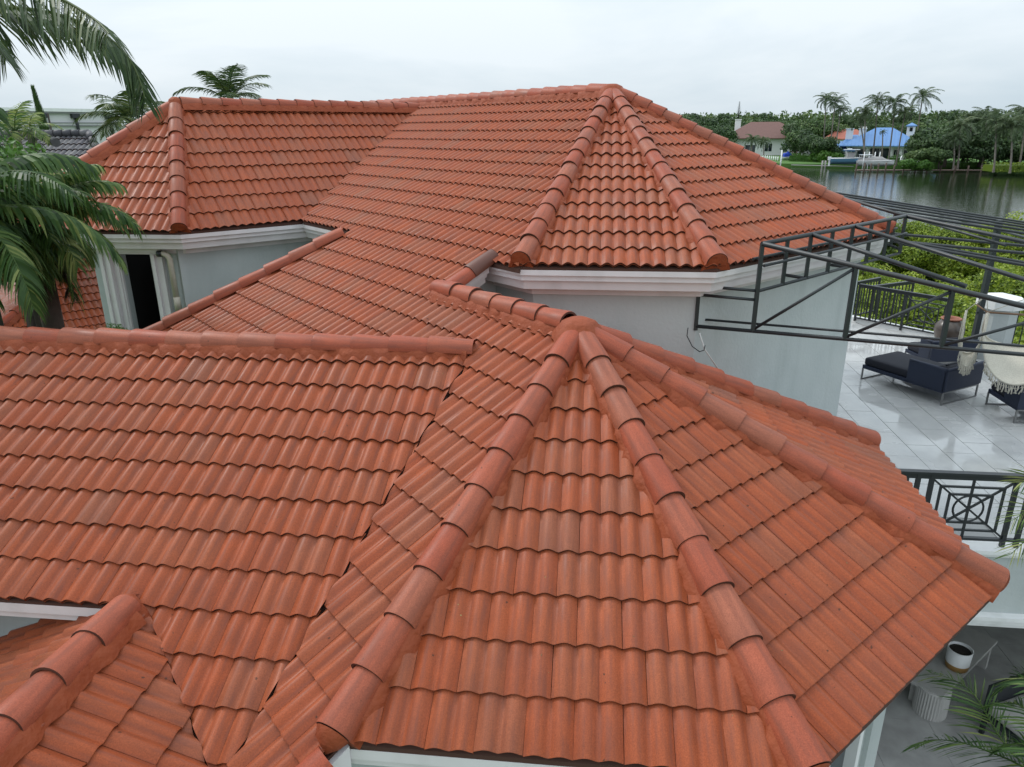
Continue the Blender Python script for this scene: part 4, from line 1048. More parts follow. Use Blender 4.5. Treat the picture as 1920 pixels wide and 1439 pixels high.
# ---------------------------------------------------------------- the far shore
SH = lambda u, v, z=-8.75: at(u, v, z)
M['whitewall'] = mat('white_house_wall', (.70, .70, .68), .7)
M['brownroof'] = mat('brown_tile_roof', (.17, .085, .07), .7, noise=(2.0, .5, (.12, .06, .05)))
M['redroof'] = mat('red_tile_roof', (.36, .11, .07), .7, noise=(1.5, .5, (.28, .09, .06)))
M['blueroof'] = mat('blue_metal_roof', (.10, .23, .48), .4, noise=(1.5, .3, (.14, .28, .52)))
M['shutter'] = mat('dark_green_shutter', (.02, .05, .045), .6)
def hip_roof(mb, cx, cy, w, d, z0, h, rl, ov=.6):
    """rl: ridge length along local x"""
    W_, D_ = w / 2 + ov, d / 2 + ov
    V = [(cx - W_, cy - D_, z0), (cx + W_, cy - D_, z0), (cx + W_, cy + D_, z0), (cx - W_, cy + D_, z0), (cx - rl / 2, cy, z0 + h), (cx + rl / 2, cy, z0 + h)]
    V += [(x, y, z0 - .25) for x, y, z in V[:4]]
    mb.add(V, [(0, 1, 5, 4), (1, 2, 5), (2, 3, 4, 5), (3, 0, 4), (0, 6, 7, 1), (1, 7, 8, 2), (2, 8, 9, 3), (3, 9, 6, 0), (9, 8, 7, 6)])
def lk(n_, mb, m_, par): return link(n_, mb.mesh(n_, m_), par)
def openings(par, mb_dim, items, yf):
    for kind, x, z, w, h in items:
        mb = MB(); t_ = .14
        for a, b, c, d in ((x - w / 2 - t_, z - t_, w + 2 * t_, t_), (x - w / 2 - t_, z + h, w + 2 * t_, t_), (x - w / 2 - t_, z, t_, h), (x + w / 2, z, t_, h), (x - .04, z, .08, h)):
            mb.box((a + c / 2, yf - .06, b + d / 2), (c, .14, d))
        f = lk(kind, mb, M['trimw'], par); mb = MB(); mb.box((x, yf - .03, z + h / 2), (w, .06, h)); lk('pane', mb, M['glass'], f)
# brown-roofed house
c = at_d(1432, 291, 262); rz = -math.atan2(c.x, c.y) + R(6)
bh = empty('brown_roof_house', (c.x, c.y, -8.7), rz, label='white house with a broad brown hipped roof and white chimney across the water', cat='house')
mb = MB(); mb.box((0, 6, 2.6), (25, 12, 5.2)); mb.box((12.5, 3.0, 2.3), (5.5, 8, 4.6)); lk('wall', mb, M['whitewall'], bh)
mb = MB(); hip_roof(mb, 0, 6, 26, 14, 5.35, 5.0, 9); rf = lk('roof', mb, M['brownroof'], bh); hull_fix(rf)
mb = MB(); mb.box((-8.6, 6.5, 9.2), (1.8, 1.4, 3.6)); mb.box((-8.6, 6.5, 11.1), (2.1, 1.7, .3)); lk('chimney', mb, M['trimw'], rf)
openings(bh, None, [('window', 11.4, 1.4, 3.6, 2.4), ('window', -4.5, .3, 3.2, 2.9), ('window', -9.5, .3, 3.6, 3.0), ('window', 1.2, 1.2, 2.2, 2.4)], 0)
mb = MB(); mb.box((6.3, -.08, 2.3), (1.5, .12, 2.3)); lk('shutter', mb, M['shutter'], bh)
mb = MB(); mb.tube([(8.9, -.15, 0), (8.9, -.15, 5.2)], .12, 6); lk('downspout', mb, M['black'], bh)
# red roofs behind
for (u, v, d, w, h, lb) in ((1335, 250, 330, 26, 4.0, 'low house with a long dusky red roof behind the brown-roofed house'), (1583, 268, 255, 12, 4.2, 'house with an orange-red roof just left of the blue roof')):
    c = at_d(u, 285, d); o = empty('red_roof_house', (c.x, c.y, -8.7), -math.atan2(c.x, c.y), label=lb, cat='house')
    mb = MB(); mb.box((0, 4, 2.6), (w, 9, 5.2)); lk('wall', mb, M['whitewall'], o)
    hz = (245 - v) / 1413 * d + 8.7 + 3.0
    mb = MB(); hip_roof(mb, 0, 4, w, 9, 5.2, h if h != 4.2 else 2.7, w * .45); hull_fix(lk('roof', mb, M['redroof'], o))
    if h == 4.2:
        mb = MB(); mb.box((4.6, 3, 7.0), (1.5, 1.5, 3.4)); lk('chimney', mb, M['trimw'], o)
    else:
        mb = MB(); mb.box((6.0, 3, 9.0), (1.7, 1.5, 3)); lk('chimney', mb, M['trimw'], o)
# blue-roofed house
c = at_d(1650, 293, 222); rz = -math.atan2(c.x, c.y)
bl = empty('blue_roof_house', (c.x, c.y, -8.7), rz, label='white pavilion house with bright blue metal roofs and tall columns across the water', cat='house')
bl.scale = (1, 1, .80)
mb = MB(); mb.box((0, 7.5, 2.2), (20, 8, 4.4)); mb.box((-10, 5.5, 1.5), (6, 8, 3.4)); mb.box((10.5, 7, 2.2), (5, 7, 4.4)); lk('wall', mb, M['whitewall'], bl)
mb = MB(); mb.box((0, 2.4, 4.55), (17, 3.5, .5)); mb.box((0, 3.0, -.2), (19, 6, .4)); lk('porch_beam', mb, M['trimw'], bl)
for x in (-8, -3.2, 2.6, 4.8, 8):
    mb = MB(); mb.tube([(x, 1.2, 0), (x, 1.2, 4.4)], .34, 10); mb.box((x, 1.2, .2), (.9, .9, .4)); mb.box((x, 1.2, 4.2), (.9, .9, .3)); lk('column', mb, M['trimw'], bl)
openings(bl, None, [('window', -5.6, .3, 2.8, 3.4), ('window', -.3, .3, 4.6, 3.7), ('window', 3.7, .3, 1.1, 3.2), ('window', 6.4, .3, 1.8, 3.2)], 3.5)
openings(bl, None, [('window', -11.3, .5, 1.9, 2.1), ('window', -8.8, .5, 1.3, 2.1)], 1.5)
def seamed(mb, *a):
    hip_roof(mb, *a)
    cx, cy, w, d, z0, h, rl = a; W_, D_ = w / 2 + .6, d / 2 + .6; n = int(2 * W_ / .9)
    for i in range(1, n):
        x = cx - W_ + 2 * W_ * i / n; f = min(1, (W_ - abs(x - cx)) / max(.01, (W_ - rl / 2)))
        mb.bar((x, cy - D_, z0 + .03), (x, cy - D_ + D_ * f, z0 + h * f + .03), .09)
for a in ((0, 6.5, 19, 13, 4.9, 5.6, 4.0), (-10.2, 4.8, 7, 8, 3.3, 2.9, .3), (11.2, 7, 8, 9, 4.7, 3.0, 3.0), (-6, 9, 8, 8, 5.2, 3.0, 4)):
    mb = MB(); seamed(mb, *a); lk('roof', mb, M['blueroof'], bl)
mb = MB(); mb.box((6.4, 6, 9.4), (1.9, 1.9, 3.4)); rf = lk('cupola', mb, M['trimw'], bl)
mb = MB(); hip_roof(mb, 6.4, 6, 2.0, 2.0, 11.1, .9, .1, .3); lk('cupola_roof', mb, M['blueroof'], rf)
mb = MB(); mb.box((6.4, 5.02, 9.9), (.7, .06, 1.2)); lk('cupola_opening', mb, M['dark'], rf)
for x, y in ((-8.4, 7.5), (-5.2, 7.0)):
    mb = MB(); mb.box((x, y, 8.0), (1.8, 1.5, 4.2)); mb.box((x, y, 10.2), (2.2, 1.9, .25)); lk('chimney', mb, M['trimw'], bl)
mb = MB()
for i in range(4): mb.box((2.5 + i * .3, -3.0 - i * .9, -.35 - i * .14), (9, 1.0, .3))
lk('garden_steps', mb, M['stone'], bl)

# docks, piles, seawall
M['dockwood'] = mat('weathered_dock_wood', (.15, .10, .075), .85, noise=(2, .6, (.24, .21, .18)))
M['pile'] = mat('dark_piling', (.075, .05, .04), .85, noise=(2, .6, (.14, .10, .08)))
M['palegrey'] = mat('pale_grey_dock', (.36, .34, .32), .8)
def flat(u, v, z): return at(u, v, z)
d0, d1 = flat(1605, 319, -9.1), flat(1852, 319, -9.1)
dk = empty('dock', d0, label='long brown timber dock running along the far seawall to the right', cat='dock'); di = Matrix.Translation(d0).inverted()
def dpart(n_, mb, m_, p=None):
    o = link(n_, mb.mesh(n_, m_), p or dk); o.matrix_parent_inverse = di
mb = MB(); dd = (d1 - d0).normalized(); sd = Vector((-dd.y, dd.x, 0)); nb = int((d1 - d0).length / .6)
mb.bar(d0 - Vector((0, 0, .12)), d1 - Vector((0, 0, .12)), 1.8, .14)
dpart('beam', mb, M['dockwood']); mb = MB()
for i in range(nb): mb.box(d0 + dd * (.3 + i * .6) + Vector((0, 0, .0)), (.52, 2.0, .07), rz=math.atan2(dd.y, dd.x))
o = link('deck_boards', mb.mesh('deck_boards', M['dockwood']), dk); o.matrix_parent_inverse = di; o['kind'] = 'stuff'
for i, u in enumerate((1605, 1620, 1632, 1646, 1660, 1676, 1694, 1716, 1738, 1763, 1790, 1815, 1840)):
    p = flat(u, 320, -9.1); mb = MB(); mb.tube([(p.x, p.y, -10.5), (p.x, p.y, -8.2 + (.5 if i < 5 else 0) + .3 * rng.random())], .17, 8); dpart('piling', mb, M['pile'])
w0, w1 = flat(1484, 309.5, -9.0), flat(1600, 312.5, -9.0)
mb = MB(); mb.bar(w0, w1, .5, .16); tag(mb.build('seawall', M['palegrey']), 'low pale grey seawall cap along the far bank below the hedge', 'seawall')
for u in (1541.5, 1547):
    p = flat(u, 311, -9.1); mb = MB(); mb.tube([(p.x, p.y, -10.5), (p.x, p.y, -7.9)], .22, 8); tag(mb.build('mooring_pile', M['palegrey']), 'pale mooring pile at the seawall, one of a pair in front of the hedge', 'pile', 'pair of pale mooring piles')
# left dock with white posts and lift
p0, p1 = flat(1418, 303, -9.0), flat(1492, 307, -9.0)
ld = empty('lift_dock', p0, label='pale dock with a row of short white posts below the brown-roofed house', cat='dock'); li = Matrix.Translation(p0).inverted()
mb = MB(); mb.bar(p0, p1, 2.2, .25); o = link('platform', mb.mesh('platform', M['palegrey']), ld); o.matrix_parent_inverse = li
for u in range(1426, 1462, 4):
    p = flat(u, 303.5 - (1460 - u) * .08, -9.0); mb = MB(); mb.tube([(p.x, p.y, -9), (p.x, p.y, -7.75)], .17, 6); mb.tube([(p.x, p.y, -7.75), (p.x, p.y, -7.55)], [.17, .02], 6); o = link('post', mb.mesh('post', M['trimw']), ld); o.matrix_parent_inverse = li
for u, v, h in ((1463, 313, 3.9), (1484, 305, 2.9), (1492, 305, 3.0), (1465, 303, 2.6)):
    p = flat(u, v, -9.2); mb = MB(); mb.tube([(p.x, p.y, -10.5), (p.x, p.y, -9.2 + h)], .17, 8); o = link('tall_pile', mb.mesh('tall_pile', M['trimw'] if u == 1463 else M['pile']), ld); o.matrix_parent_inverse = li

M['bluecloth'] = mat('bright_blue_cover', (.01, .05, .42), .6); M['gel'] = mat('white_gelcoat', (.75, .76, .77), .25); M['hullblue'] = mat('light_blue_hull', (.14, .30, .46), .25); M['canvas'] = mat('grey_boat_canvas', (.26, .25, .25), .85, noise=(2, .6, (.34, .33, .33)))
def boat(name, loc, rz, L, B, H, label, hull_m, cat='boat', group=None, parts=()):
    o = empty(name, loc, rz, label=label, cat=cat, group=group); mb = MB(); n = 14; V = []
    for i in range(n + 1):
        s = i / n; w = B / 2 * (1 - max(0, (s - .45) / .55) ** 2.2); sh = .28 * s * s
        V += [(L * (s - .5), -w, H + sh), (L * (s - .5), -w * .86, H * .5 + sh * .6), (L * (s - .5) * (.97), 0, 0 + .7 * H * max(0, s - .6) ** 1.5 * 2), (L * (s - .5), w * .86, H * .5 + sh * .6), (L * (s - .5), w, H + sh)]
    F = [(i * 5 + j, (i + 1) * 5 + j, (i + 1) * 5 + j + 1, i * 5 + j + 1) for i in range(n) for j in range(4)] + [tuple(range(5))]
    mb.add(V, F, True); hull_fix(lk('hull', mb, hull_m, o))
    mb = MB(); D_ = [V[i * 5] for i in range(n + 1)]; E_ = [V[i * 5 + 4] for i in range(n + 1)]
    mb.add([(x, y * .92, z - .12) for x, y, z in D_] + [(x, y * .92, z - .12) for x, y, z in E_], [(i, i + 1, n + 2 + i, n + 1 + i) for i in range(n)]); lk('deck', mb, M['gel'], o)
    mb = MB(); mb.tube(D_, .09, 6); mb.tube(E_, .09, 6); lk('rub_rail', mb, M['gel'], o)
    return o
# jet craft under a blue cover
p = flat(1477, 303, -9.0)
j = boat('jet_craft', (p.x, p.y, -8.6), rz_ := -math.atan2(p.x, p.y) + R(20), 3.4, 1.7, .7, 'small white jet craft under a bright blue cover on a lift', M['gel'], 'watercraft')
mb = MB(); cushion(mb, (-.3, 0, 1.25), (2.1, 1.3, 1.1), .25); mb.lathe([(.55, .7), (.45, 1.9), (.1, 2.2), (0, 2.2)], c=(-.2, 0, .1), n=10); lk('cover', mb, M['bluecloth'], j)
# the two larger boats
p = flat(1590, 315, -9.3)
b1 = boat('centre_console_boat', (p.x, p.y, -8.5), -math.atan2(p.x, p.y) + R(8), 8.4, 2.5, 1.35, 'light blue hulled motor boat with a white hard top on a lift at the dock', M['hullblue'])
mb = MB(); mb.box((.2, 0, 1.9), (1.6, 1.3, 1.6)); lk('console', mb, M['canvas'], b1)
mb = MB(); mb.box((.3, 0, 3.35), (3.4, 2.1, .12)); mb.box((-.2, 0, 3.5), (1.0, .8, .2))
for x in (-.9, 1.2):
    for y in (-.8, .8): mb.tube([(x, y, 1.3), (x, y, 3.3)], .04, 5)
lk('hard_top', mb, M['gel'], b1)
for y in (-.45, .45):
    mb = MB(); mb.box((-4.45, y, 1.35), (.7, .5, .8)); mb.box((-4.4, y, .4), (.35, .25, 1.6)); lk('outboard', mb, M['pile'] if y > 0 else M['gel'], b1)
p = flat(1640, 316, -9.3)
b2 = boat('covered_boat', (p.x, p.y, -8.9), -math.atan2(p.x, p.y) - R(12), 8.0, 2.5, 1.2, 'white motor boat under a creased grey canvas cover beside the light blue one', M['gel'])
mb = MB(); V = []; n = 12; mrow = 7
for i in range(n + 1):
    s = i / n
    for k in range(mrow):
        a = math.pi * k / (mrow - 1); w = 1.25 * (1 - max(0, (s - .5) / .5) ** 2.2) + .02; h = (1.15 * math.sin(math.pi * min(1, s * .9 + .12)) + .12 * math.sin(s * 22))
        V.append((7.6 * (s - .5), -w * math.cos(a), 1.25 + max(.05, h) * math.sin(a)))
mb.add(V, [(i * mrow + k, i * mrow + k + 1, (i + 1) * mrow + k + 1, (i + 1) * mrow + k) for i in range(n) for k in range(mrow - 1)], True); lk('cover', mb, M['canvas'], b2)
mb = MB(); mb.box((-2.4, 0, 2.6), (2.6, 2.2, .12))
for x in (-3.5, -1.3):
    for y in (-.9, .9): mb.tube([(x, y, 1.2), (x, y, 2.6)], .05, 5)
lk('bimini', mb, M['gel'], b2)
for u, v in ((1578, 316), (1614, 316)):
    pass
for u in (1617, 1626, 1637, 1646):
    p = flat(u, 316, -9.3); mb = MB(); mb.tube([(p.x, p.y, -10), (p.x, p.y, -5.6)], .11, 6); tag(mb.build('lift_pole', M['gel']), 'slim white guide pole of the boat lift behind the covered boat', 'pole', 'white boat lift guide poles')
# empty lift with white beams
p = flat(1690, 314, -9.0); el = empty('boat_lift', (p.x, p.y, -9), -math.atan2(p.x, p.y) + R(4), label='empty boat lift with white beams and motor covers by the long dock', cat='boat lift')
mb = MB(); mb.tube([(0, 0, 2.25), (5.8, 1, 2.25)], .12, 6); lk('beam', mb, M['gel'], el)
for x, y in ((.5, 0), (3.3, .5), (4.9, .9), (2.1, 0)):
    mb = MB(); mb.tube([(x, y, -1.4), (x, y, 2.3)], .12, 6); lk('post', mb, M['gel'], el)
for x in (-.2, 2.0):
    mb = MB(); mb.lathe([(.36, 1.35), (.34, 2.3), (.15, 2.6), (0, 2.6)], c=(x, -.2, 0), n=10); lk('motor_cover', mb, M['gel'], el)
mb = MB(); mb.box((2.4, 0, .15), (4.8, 1.2, .15)); lk('cradle', mb, M['palegrey'], el)

# ---- trees of the far shore
TCR = [crown_mesh(10 + i, card=.62, per=230, base=b_) for i, b_ in enumerate((.35, .5, .6, .2))]
def tree(loc, s, v, label, group='broadleaf trees behind the far shore', h=None, name='broadleaf_tree', zs=1.0):
    o = empty(name, loc, rng.random() * 6, label=label, cat='tree', group=group)
    h = h or 5.5 * s; mb = MB(); mb.tube([(0, 0, 0), (.2, 0, h * .5), (0, .1, h)], [.35 * s, .28 * s, .18 * s], 7)
    for a in range(3): mb.tube([(0, 0, h * .6), (math.cos(a * 2.1) * 1.6 * s, math.sin(a * 2.1) * 1.6 * s, h * 1.05)], [.16 * s, .07 * s], 5)
    link('trunk', mb.mesh('trunk', M['barkd']), o)
    c = link('crown', TCR[v % 4], o); c.location = (0, 0, h + .9 * s); c.scale = (s, s, s * zs)
    return o
rng = np.random.default_rng(5)
LB = {0: 'dark green rounded broadleaf tree in the belt behind the far shore houses', 1: 'mid green broadleaf tree in the belt behind the far shore houses', 2: 'lighter green broadleaf tree in the belt behind the far shore houses', 3: 'near black broadleaf tree in the belt behind the far shore houses'}
def skyline(u):
    return float(np.interp(u, [1250, 1330, 1400, 1450, 1520, 1560, 1640, 1720, 1780, 1830, 1880, 1940], [212, 211, 214, 210, 210, 208, 214, 212, 205, 203, 206, 205]))
k = 0
for row, (dist, du, drop) in enumerate(((330, 27, 0), (292, 30, 5), (262, 34, 12))):
    u = 1215 + row * 9
    while u < 2060:
        top = skyline(u) + drop + rng.normal(0, 5); s = dist / 300 * (1.3 + .5 * rng.random()); d_ = dist + rng.normal(0, 5)
        q = at_d(u, top, d_); v = int(rng.integers(4)); hz = q.z + 8.8 - 4.1 * s
        if not (row == 2 and (1360 < u < 1490 or 1575 < u < 1725)):
            tree((q.x, q.y, -8.8), s, v, 'broadleaf tree in the unbroken green belt closing the view across the water', h=max(2.0, hz - .9 * s))
        u += du * (.8 + .5 * rng.random())
# nearer trees between and beside the houses
for u, top, d_, s, v in ((1508, 236, 225, 1.15, 3), (1530, 244, 218, 1.0, 0), (1552, 250, 214, .95, 3), (1495, 243, 232, .9, 0), (1744, 236, 212, 1.1, 1), (1760, 226, 200, 1.3, 0), (1785, 236, 196, 1.15, 3), (1820, 232, 204, 1.3, 0), (1850, 238, 200, 1.2, 3), (1885, 236, 205, 1.25, 0), (1920, 236, 205, 1.3, 3), (1716, 276, 190, .5, 2), (1732, 272, 188, .6, 1), (1748, 268, 186, .7, 2), (1768, 274, 186, .55, 1), (1950, 240, 200, 1.3, 0), (1990, 235, 200, 1.3, 3)):
    q = at_d(u, top, d_); tree((q.x, q.y, -8.8), s, v, LB[v].replace('in the belt behind', 'standing in front of the belt beside'), h=max(.8, q.z + 8.8 - 5.0 * s))
BCR = [crown_mesh(30 + i, n_lobes=9, per=170, card=.5, R0=(2.4, 2.4, 1.7), mat_='hedge', base=.5) for i in range(2)]
def bush(u, v, d_, s, i, label, zs=1.0, grp='rounded bushes on the far bank'):
    q = at_d(u, v, d_); o = empty('bush', (q.x, q.y, -8.75), rng.random() * 6, label=label, cat='bush', group=grp)
    c = link('crown', BCR[i % 2], o); c.scale = (s, s, s * zs); c.location = (0, 0, .8 * s)
for u, d_, s in ((1548, 214, 1.5), (1560, 214, 1.2), (1710, 185, 1.0), (1732, 184, .9)):
    bush(u, 290, d_, s, int(s * 10), 'leafy green bush growing on the far bank above the waterline')
# fountain-shaped shrub on the lawn
q = at(1838, 298, -8.75); o = empty('cycad_shrub', (q.x, q.y, -8.75), label='wide dark green arching shrub on the lawn left of the leaning palms', cat='shrub')
mb = MB()
for i in range(46): frond(mb, arc((0, 0, .3), i * 2.4, R(80 - 60 * (i / 46)), 3.0 + .4 * rng.random(), R(85), 5), .5, .12, 9, droop=.5, segs=2, rr=.02, tb=.45)
link('crown', mb.mesh('crown', M['palmf']), o)
# hedges: box-like masses of leaves
def hedge(pa, pb, w, h, label, seed, dens=55, mt='hedge', name='hedge', card=.34):
    pa, pb = Vector(pa), Vector(pb); d = pb - pa; L = d.length; d.normalize(); s_ = Vector((-d.y, d.x, 0)); g = np.random.default_rng(seed); mb = MB()
    n = int(L * (w + 2 * h) * dens / 6)
    V = []; F = []; T = []
    for _ in range(n):
        x = g.random() * L; y = (g.random() - .5) * w; z = g.random() * h
        if g.random() < .5: z = h
        else: y = -w / 2 if g.random() < .7 else w / 2
        e = 1 + .25 * mnoise.noise(Vector((x * .35, y, z)) + Vector((seed, 0, 0)))
        p = pa + d * x + s_ * (y * e) + Vector((0, 0, z * e)); a = Vector(g.normal(0, 1, 3)).normalized(); b = Vector(g.normal(0, 1, 3)).cross(a).normalized(); c = card * (.6 + .8 * g.random()); i0 = len(V)
        V += [tuple(p - a * c * .5), tuple(p + b * c * .3), tuple(p + a * c * .5), tuple(p - b * c * .3)]; F.append((i0, i0 + 1, i0 + 2, i0 + 3)); T += [float(np.clip(.5 + g.normal(0, .18), 0, 1))] * 4
    mb.v = V; mb.f = F; mb.t = T; mb.sm = [False] * len(F); mb.mi = [0] * len(F); mb.uv = [(0, 0)] * len(V)
    o = empty(name, pa, label=label, cat='hedge'); oi = link('foliage', mb.mesh('foliage', M[mt]), o); oi.matrix_parent_inverse = Matrix.Translation(pa).inverted()
    mb = MB(); mb.bar(pa + Vector((0, 0, h * .42)), pb + Vector((0, 0, h * .42)), w * .8, h * .8); oi = link('woody_core', mb.mesh('woody_core', M[mt]), o); oi.matrix_parent_inverse = Matrix.Translation(pa).inverted()
g0 = -8.8
def gp(u, v): p = at(u, v, g0); return (p.x, p.y, g0)
hedge(gp(1482, 303), gp(1600, 305.5), 3.5, 1.9, 'long bright green clipped hedge along the far seawall left of the boats', 3)
hedge(gp(1668, 308), gp(1690, 309), 3.0, 1.9, 'short bright green hedge between the covered boat and the empty lift', 4)
hedge(gp(1745, 313), gp(1850, 313), 3.0, 1.2, 'low light green hedge behind the long dock', 5)
hedge(gp(1853, 322), gp(2010, 322), 6.0, 1.6, 'bright green mangrove fringe at the waterline below the lawn on the right', 6, mt='bush', name='mangrove_hedge')
hedge(gp(1884, 299), gp(1960, 299), 3.5, .9, 'dark low clipped hedge on the lawn at the right edge', 7, mt='hedge')
# norfolk pine
q = at_d(1387, 190, 300); o = empty('norfolk_pine', (q.x, q.y, -8.8), label='narrow pointed dark pine rising above the tree belt behind the brown-roofed house', cat='tree')
H_ = q.z + 8.8; mb = MB(); mb.tube([(0, 0, 0), (0, 0, H_)], [.3, .05], 6); link('trunk', mb.mesh('trunk', M['barkd']), o); mb = MB()
for i in range(34):
    z = H_ * (.45 + .55 * i / 34); r = (H_ - z) * .22 + .25
    for a in range(8):
        an = a * .785 + i * .5; leaflet(mb, Vector((0, 0, z)), Vector((math.cos(an), math.sin(an), .25)), Vector((-math.sin(an), math.cos(an), 0)), r * 1.2, .5, .15, 2, t=.25)
link('crown', mb.mesh('crown', M['treeleaf']), o)
# palms of the far shore: foot (u, v), head (u, v), distance, size
FAR = [
 ((1546, 262), (1549, 187), 226, 1.05, 0, 'tall slender coconut palm, leftmost of the group of three left of the blue roof'),
 ((1556, 280), (1566, 192), 219, 1.05, 1, 'tall slender coconut palm, middle of the group of three left of the blue roof'),
 ((1568, 262), (1577, 206), 224, .9, 2, 'coconut palm with the lowest head in the group of three left of the blue roof'),
 ((1619, 302), (1622, 212), 200, 1.0, 2, 'coconut palm with twin dark trunks crossing the left part of the blue roof'),
 ((1622, 300), (1612, 225), 204, .9, 0, 'lower coconut palm leaning left in front of the blue roof'),
 ((1635, 304), (1646, 191), 205, 1.1, 1, 'coconut palm in front of the middle of the blue roof'),
 ((1666, 300), (1679, 194), 202, 1.15, 0, 'tall coconut palm right of the middle of the blue roof, curved trunk'),
 ((1682, 296), (1697, 212), 200, 1.0, 2, 'coconut palm in front of the cupola of the blue-roofed house'),
 ((1719, 258), (1730, 182), 214, 1.2, 1, 'tallest coconut palm standing clear against the sky right of the blue roof'),
 ((1798, 303), (1800, 240), 188, 1.25, 0, 'broad coconut palm with a yellowish heart at the left of the right hand palm grove'),
 ((1790, 300), (1790, 262), 186, .9, 2, 'short coconut palm at the foot of the left end of the right hand palm grove'),
 ((1865, 311), (1868, 230), 178, 1.3, 1, 'coconut palm on the lawn with a straight trunk standing by the water'),
 ((1896, 312), (1897, 238), 176, 1.35, 2, 'coconut palm on the lawn with a very wide windblown head'),
 ((1912, 309), (1925, 214), 186, 1.25, 0, 'coconut palm leaning right at the right edge of the picture'),
 ((1845, 292), (1850, 222), 198, 1.25, 1, 'coconut palm in the second row of the right hand grove, left of the lawn palms'),
 ((1816, 292), (1822, 226), 200, 1.2, 2, 'coconut palm in the second row of the right hand grove, above the dark shrubbery'),
 ((1409, 293), (1410, 262), 236, .85, 0, 'small bushy coconut palm, left one of the pair before the brown-roofed house'),
 ((1432, 295), (1432, 266), 232, .9, 2, 'small bushy coconut palm, right one of the pair before the brown-roofed house'),
 ((1372, 290), (1372, 268), 240, .6, 1, 'little palm half hidden by the roof ridge at the left end of the brown-roofed house'),
 ((1506, 297), (1505, 268), 222, .75, 2, 'small palm with drooping head just right of the brown-roofed house'),
 ((1655, 290), (1655, 248), 212, .35, 1, 'tiny slender palm before the porch of the blue-roofed house'),
 ((1482, 290), (1481, 240), 240, .7, 0, 'thin-trunked palm at the right corner of the brown-roofed house'),
]
for (fu, fv), (hu, hv), d_, s, v, lb in FAR:
    f_ = at_d(fu, fv, d_); h_ = at_d(hu, hv, d_ + 2); palm('coconut_palm', (f_.x, f_.y, -8.8), h_, s * .95, v, lb)
# wood behind everything
hedge(tuple(at_d(1200, 245, 345))[:2] + (-8.8,), tuple(at_d(2080, 240, 345))[:2] + (-8.8,), 20, 12.5, 'dense dark wood closing the view behind the far shore trees', 9, dens=4, mt='treeleaf', name='far_wood', card=1.5)

# ---------------------------------------------------------------- mangroves beside the terrace
rng = np.random.default_rng(11)
MCR = [crown_mesh(60 + i, n_lobes=52, per=520, card=.11, lr=(.13, .13), R0=(2.6, 2.6, 2.2), mat_='bush', base=.5) for i in range(3)]
def mangrove(x, y, ztop, s, v, label):
    o = empty('mangrove_bush', (x, y, -9.0), rng.random() * 6, label=label, cat='mangrove', group='mangrove bushes between terrace and lagoon')
    mb = MB()
    for a in range(5):
        an = a * 1.26 + .3; mb.tube([(math.cos(an) * .5, math.sin(an) * .5, -.3), (math.cos(an) * .7 * s, math.sin(an) * .7 * s, (ztop + 9) * .45), (math.cos(an) * 1.5 * s, math.sin(an) * 1.5 * s, ztop + 9 - 1.2 * s)], [.09, .07, .03], 6)
    link('trunk', mb.mesh('trunk', M['barkd']), o)
    c = link('crown', MCR[v % 3], o); c.scale = (s, s, s); c.location = (0, 0, ztop + 9.0 - 1.95 * s); c.rotation_euler = (0, 0, rng.random() * 6)
    c2 = link('crown', MCR[(v + 1) % 3], o); c2.scale = (s * .95, s * .95, s); c2.location = (.5, .4, ztop + 9.0 - 3.3 * s); c2.rotation_euler = (0, 0, rng.random() * 6)
GL = ['leafy yellow-green mangrove bush, one of the canopy between the terrace railing and the lagoon'] * 3
spots = []
for dist in (21.5, 25.5, 30, 35, 40.5):
    n = 0; u = 1590
    while u < 2100:
        q = at_d(u, 400, dist)
        vt = np.interp(u, [1590, 1640, 1700, 1760, 1830, 1870, 1920, 2100], [425, 415, 402, 412, 402, 388, 412, 410])
        zt = at_d(u, vt, 40).z - .10 * (40 - dist) * .12 + rng.normal(0, .4)
        if dist < 24: zt = -5.0 + rng.normal(0, .6)
        elif dist < 28: zt = -4.8 + rng.normal(0, .6)
        elif dist < 32: zt = -4.7 + rng.normal(0, .6)
        elif dist < 38: zt = -4.7 + rng.normal(0, .6)
        spots.append((q.x, q.y, zt, .92 + .35 * rng.random())); n += 1
        u += 3.2 / dist * 1413 * .78
for i, (x, y, z, s) in enumerate(spots): mangrove(x, y, z, s, i, GL[i % 3])
print('mangroves', len(spots))

